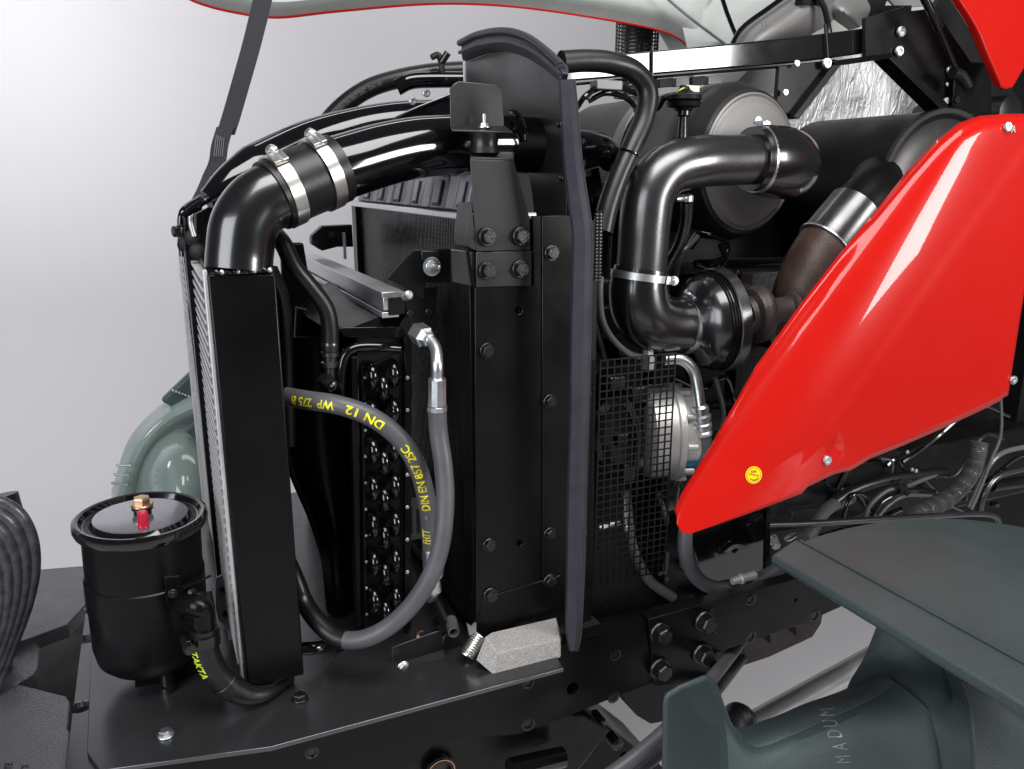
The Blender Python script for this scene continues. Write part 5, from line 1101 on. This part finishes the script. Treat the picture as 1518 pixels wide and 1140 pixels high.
# ============================================================ NEAR MUDGUARD
ng = T('near_mudguard', 'dark green-grey plastic wheel mudguard with raised front lip at the lower right', 'mudguard', (1.5, .9, .8))
Yf = 1.02; dY = .62
arc = [(1152, 824), (1200, 800), (1250, 785), (1300, 775), (1350, 770), (1400, 769), (1450, 772), (1518, 782), (1640, 805)]
far = [W(x, y, Yf) for x, y in arc]
base_ = far[0]
farp = path_smooth(far, 6); rowsN = 10
vs = []; fs = []
n_ = len(farp)
for k in range(rowsN + 1):
    for p in farp: vs.append(p + V((0, -dY * k / rowsN, 0)))
for k in range(rowsN):
    for i in range(n_ - 1): a = k * n_ + i; fs.append((a, a + 1, a + 1 + n_, a + n_))
nn = len(vs); vs += [v + V((0, 0, -.006)) for v in vs]; fs += [tuple(j + nn for j in f[::-1]) for f in fs]
fs += [(i, i + nn, i + 1 + nn, i + 1) for i in range(n_ - 1)]
fs += [(k * n_, (k + 1) * n_, (k + 1) * n_ + nn, k * n_ + nn) for k in range(rowsN)]
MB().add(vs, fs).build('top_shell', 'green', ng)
# front lip: flat band along Y with rounded nose
a = farp[0]
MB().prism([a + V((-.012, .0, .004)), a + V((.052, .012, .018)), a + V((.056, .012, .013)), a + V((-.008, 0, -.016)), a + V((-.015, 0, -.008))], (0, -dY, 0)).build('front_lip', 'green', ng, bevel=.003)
MB().tube([a + V((.053, .0, .019)), a + V((.053, -dY, .019))], .0025, 8).build('lip_bead', 'green', ng)
# lower moulded body
MB().prism([W(*q, 1.0) for q in ((986, 1044), (989, 1032), (1012, 1018), (1050, 1003), (1060, 1008), (1070, 1040), (1084, 1075), (1090, 1200), (984, 1200))], (0, .012, 0)).build('front_block', 'green', ng, bevel=.006)
MB().patch([[W(1062, 1012, .94), W(1095, 1085, .95), W(1150, 1075, .96), W(1205, 1052, .97), W(1265, 1030, .98), W(1290, 1010, .98)],
            [W(1078, 1100, .90), W(1120, 1120, .88), W(1180, 1100, .87), W(1240, 1075, .87), W(1300, 1045, .87), W(1340, 1020, .88)],
            [W(1080, 1190, .86), W(1140, 1190, .84), W(1200, 1190, .83), W(1280, 1190, .82), W(1360, 1150, .80), W(1425, 1120, .80)],
            [W(1080, 1260, .86), W(1140, 1260, .84), W(1200, 1260, .83), W(1280, 1260, .82), W(1360, 1260, .80), W(1430, 1260, .80)]], 6, .02, (0, 1, 0)).build('saddle', 'green', ng)
MB().patch([[W(1312, 925, 1.0), W(1340, 935, .97), W(1372, 950, .94), W(1395, 968, .92)],
            [W(1290, 980, 1.0), W(1330, 985, .95), W(1375, 990, .91), W(1420, 1010, .88)],
            [W(1264, 1034, .985), W(1320, 1030, .9), W(1385, 1035, .85), W(1440, 1060, .80)],
            [W(1300, 1090, .88), W(1350, 1100, .85), W(1400, 1110, .80), W(1446, 1130, .76)],
            [W(1300, 1220, .86), W(1350, 1220, .84), W(1400, 1220, .78), W(1448, 1220, .75)]], 6, .015, (0, 1, 0)).build('inner_wall', 'green', ng)
MB().tube(path_smooth(pt((1350, 935, .955), (1385, 962, .92), (1415, 1000, .88), (1435, 1050, .80), (1443, 1110, .765), (1446, 1180, .75)), 8), .004, 10).build('wall_bead', 'green', ng)
MB().patch([[W(1375, 952, .96), W(1440, 990, .93), W(1530, 1040, .88)], [W(1420, 1020, .90), W(1480, 1040, .86), W(1540, 1080, .82)], [W(1446, 1160, .82), W(1500, 1160, .80), W(1560, 1160, .78)]], 6, .01, (0, 1, 0)).build('outer_wall', 'green', ng)
from mathutils.bvhtree import BVHTree
sad = [o for o in ng.children if o.name.startswith('saddle')][0]
bvh = BVHTree.FromPolygons([v.co.copy() for v in sad.data.vertices], [tuple(p.vertices) for p in sad.data.polygons])
for ch, (ax_, ay_) in zip('MADUM', ((1250, 1132), (1245, 1112), (1237, 1094), (1231, 1078), (1226, 1062))):
    vs_g, fs_g = glyphs(ch, 1.0, 1.0, bold=.0); out = []
    for gx, gy in vs_g:
        tgt = W(ax_ + 12 - gx * 4 - gy * 32, ay_ - gx * 17 + gy * 1, .9); dr = (tgt - CAM).normalized()
        h_ = bvh.ray_cast(CAM, dr); out.append((h_[0] if h_[0] else tgt) - dr * .0015)
    lo_ = bpy.data.objects.new('moulded_letter', MB().add(out, fs_g).mesh('moulded_letter', 'tank', fix=False)); C.objects.link(lo_); put(lo_, ng)

# ============================================================ FILTER CANISTER
cn = T('filter_canister', 'black cylindrical canister with rimmed lid, brass bolt and red valve cap', 'canister', (-.05, 1.38, .9))
YC = 1.40
cc_ = W(209, 766, YC); kc_ = 1 / sc_at(cc_); Rc = .099
tilt = V((.035, -.02, 1)).normalized()
Hh = (W(222, 985, YC - .09).z - cc_.z)
MB().lathe(cc_, -tilt, [(.004, Rc * .5), (.005, Rc * .93), (.012, Rc * .93), (.16, Rc * .93), (.225, Rc * .915), (.250, Rc * .86), (.262, Rc * .74), (.266, Rc * .2)], 64).build('body', 'satin', cn)
MB().lathe(cc_, tilt, [(-.016, Rc * .93), (-.014, Rc * 1.03), (-.006, Rc * 1.06), (.002, Rc * 1.05), (.005, Rc * 1.0), (.004, Rc * .95), (-.004, Rc * .90), (-.007, Rc * .82), (-.004, Rc * .79), (.003, Rc * .74)], 72, caps=False).build('lid', 'gloss', cn)
MB().lathe(cc_, tilt, [(-.002, Rc * .775), (.003, Rc * .74), (.0045, Rc * .68), (.0045, .001)], 72, caps=False).build('lid_plate', 'lidp', cn)
top_ = cc_ + tilt * .004 + V((.003, .004, 0))
MB().lathe(top_, tilt, [(0, .010), (.016, .010)], 20).build('bolt_stem', 'rust', cn)
bb_ = bolt(cn, top_ + tilt * .014, tilt, .0175, 'brass', h=1.2)
MB().lathe(top_, tilt, [(0, .014), (.008, .014), (.009, .017), (.011, .017)], 24).build('washer', 'darkst', cn)
pv = W(213, 782, YC - .055); MB().lathe(pv, tilt, [(-.008, .007), (.001, .0075), (.002, .0085), (.022, .0085), (.027, .0075), (.029, .005)], 20).build('valve_cap', 'redcap', cn)
MB().lathe(cc_ - tilt * .098, -tilt, [(0, Rc * .935), (.002, Rc * .955), (.050, Rc * .955), (.052, Rc * .93)], 64, caps=False).build('mounting_strap', 'satin', cn)
MB().prism([W(243, 856, YC - .09), W(266, 853, YC - .085), W(268, 905, YC - .085), W(248, 902, YC - .09)], (0, .01, 0)).build('strap_lug', 'satin', cn, bevel=.001)
ibolt(cn, 256, 880, YC - .093, 7, 'dark')
MB().beam(W(270, 872, YC - .08), W(312, 853, YC - .05), .004, .004).build('strap_pin', 'darkst', cn)
for q in ((278, 880), (272, 905), (290, 885)): MB().lathe(W(*q, YC - .06), (.6, -1, .2), [(0, .012), (.014, .012), (.016, .008)], 6).build('nut', 'darkst', cn)
MB().prism([W(200, 985, YC - .04), W(245, 980, YC - .04), W(245, 1012, YC - .04), W(200, 1020, YC - .04)], (0, .05, 0)).build('foot_bracket', 'satin', cn, bevel=.001)
MB().lathe(V((W(246, 990, YC - .04).x, YC - .05, .90)), (0, 0, 1), [(0, .014), (.01, .014), (.012, .010), (.08, .010)], 20).build('drain_stub', 'darkst', cn)
MB().box(V((cc_.x + .01, YC - .02, .90)), V((cc_.x + .10, YC + .05, 1.02))).build('pedestal', 'matte', cn, bevel=.003)
# outlet elbow and hose
oh = T('canister_outlet_hose', 'black hose with yellow-green printed stripe and clamp leading from the canister to the cooler foot', 'hose', (.05, 1.25, .95))
YE = 1.24
MB().tube(path_smooth(pt((272, 897, YE + .04), (292, 898, YE), (301, 905, YE), (302, 925, YE), (303, 945, YE)), 6), rad(W(302, 920, YE), 16), 24).build('elbow', 'satin', oh)
Pq = path_smooth(pt((302, 930, YE), (304, 960, YE), (316, 990, YE), (338, 1015, YE), (368, 1030, YE), (400, 1026, YE + .01), (430, 1005, YE + .05)), 8)
MB().tube(Pq, [rad(Pq[0], 20) * (1 - .0 * i) if i < 26 else rad(Pq[0], 20) * max(.45, 1 - (i - 26) * .035) for i in range(len(Pq))], 28).build('hose', 'rubber', oh)
band(oh, W(303, 945, YE), W(304, 960, YE) - W(302, 930, YE), rad(W(303, 945, YE), 20.5), .018, 'darkst', (-1, -.35, 0), sm='darkst')
text_on_tube('TAKTA', Pq, rad(Pq[0], 20), .030, .020, 'lime', oh, tocam, voff=-.95, sx=.75)
bd = Pq[22]; MB().lathe(bd, Pq[23] - Pq[21], [(0, rad(bd, 20.3)), (.001, rad(bd, 21.2)), (.02, rad(bd, 21.2)), (.021, rad(bd, 20.3))], 28, caps=False).build('cuff', 'rubber', oh)
p = W(293, 966, YE + .02); MB().box(p, p + V((.012, .01, .008))).build('pale_clip', 'cap', oh, bevel=.001)
# round threaded part behind the canister at the left
ts = MB()
p = W(135, 915, 1.72)
tsT = T('threaded_stud', 'ribbed dark threaded stud behind the canister at its left side', 'stud', p)
for i in range(6): MB().lathe(p + V((0, 0, .022 - i * .0085)), (0, 0, -1), [(0, .010), (.002, .012), (.005, .012), (.007, .010)], 14).build('thread', 'tank', tsT)
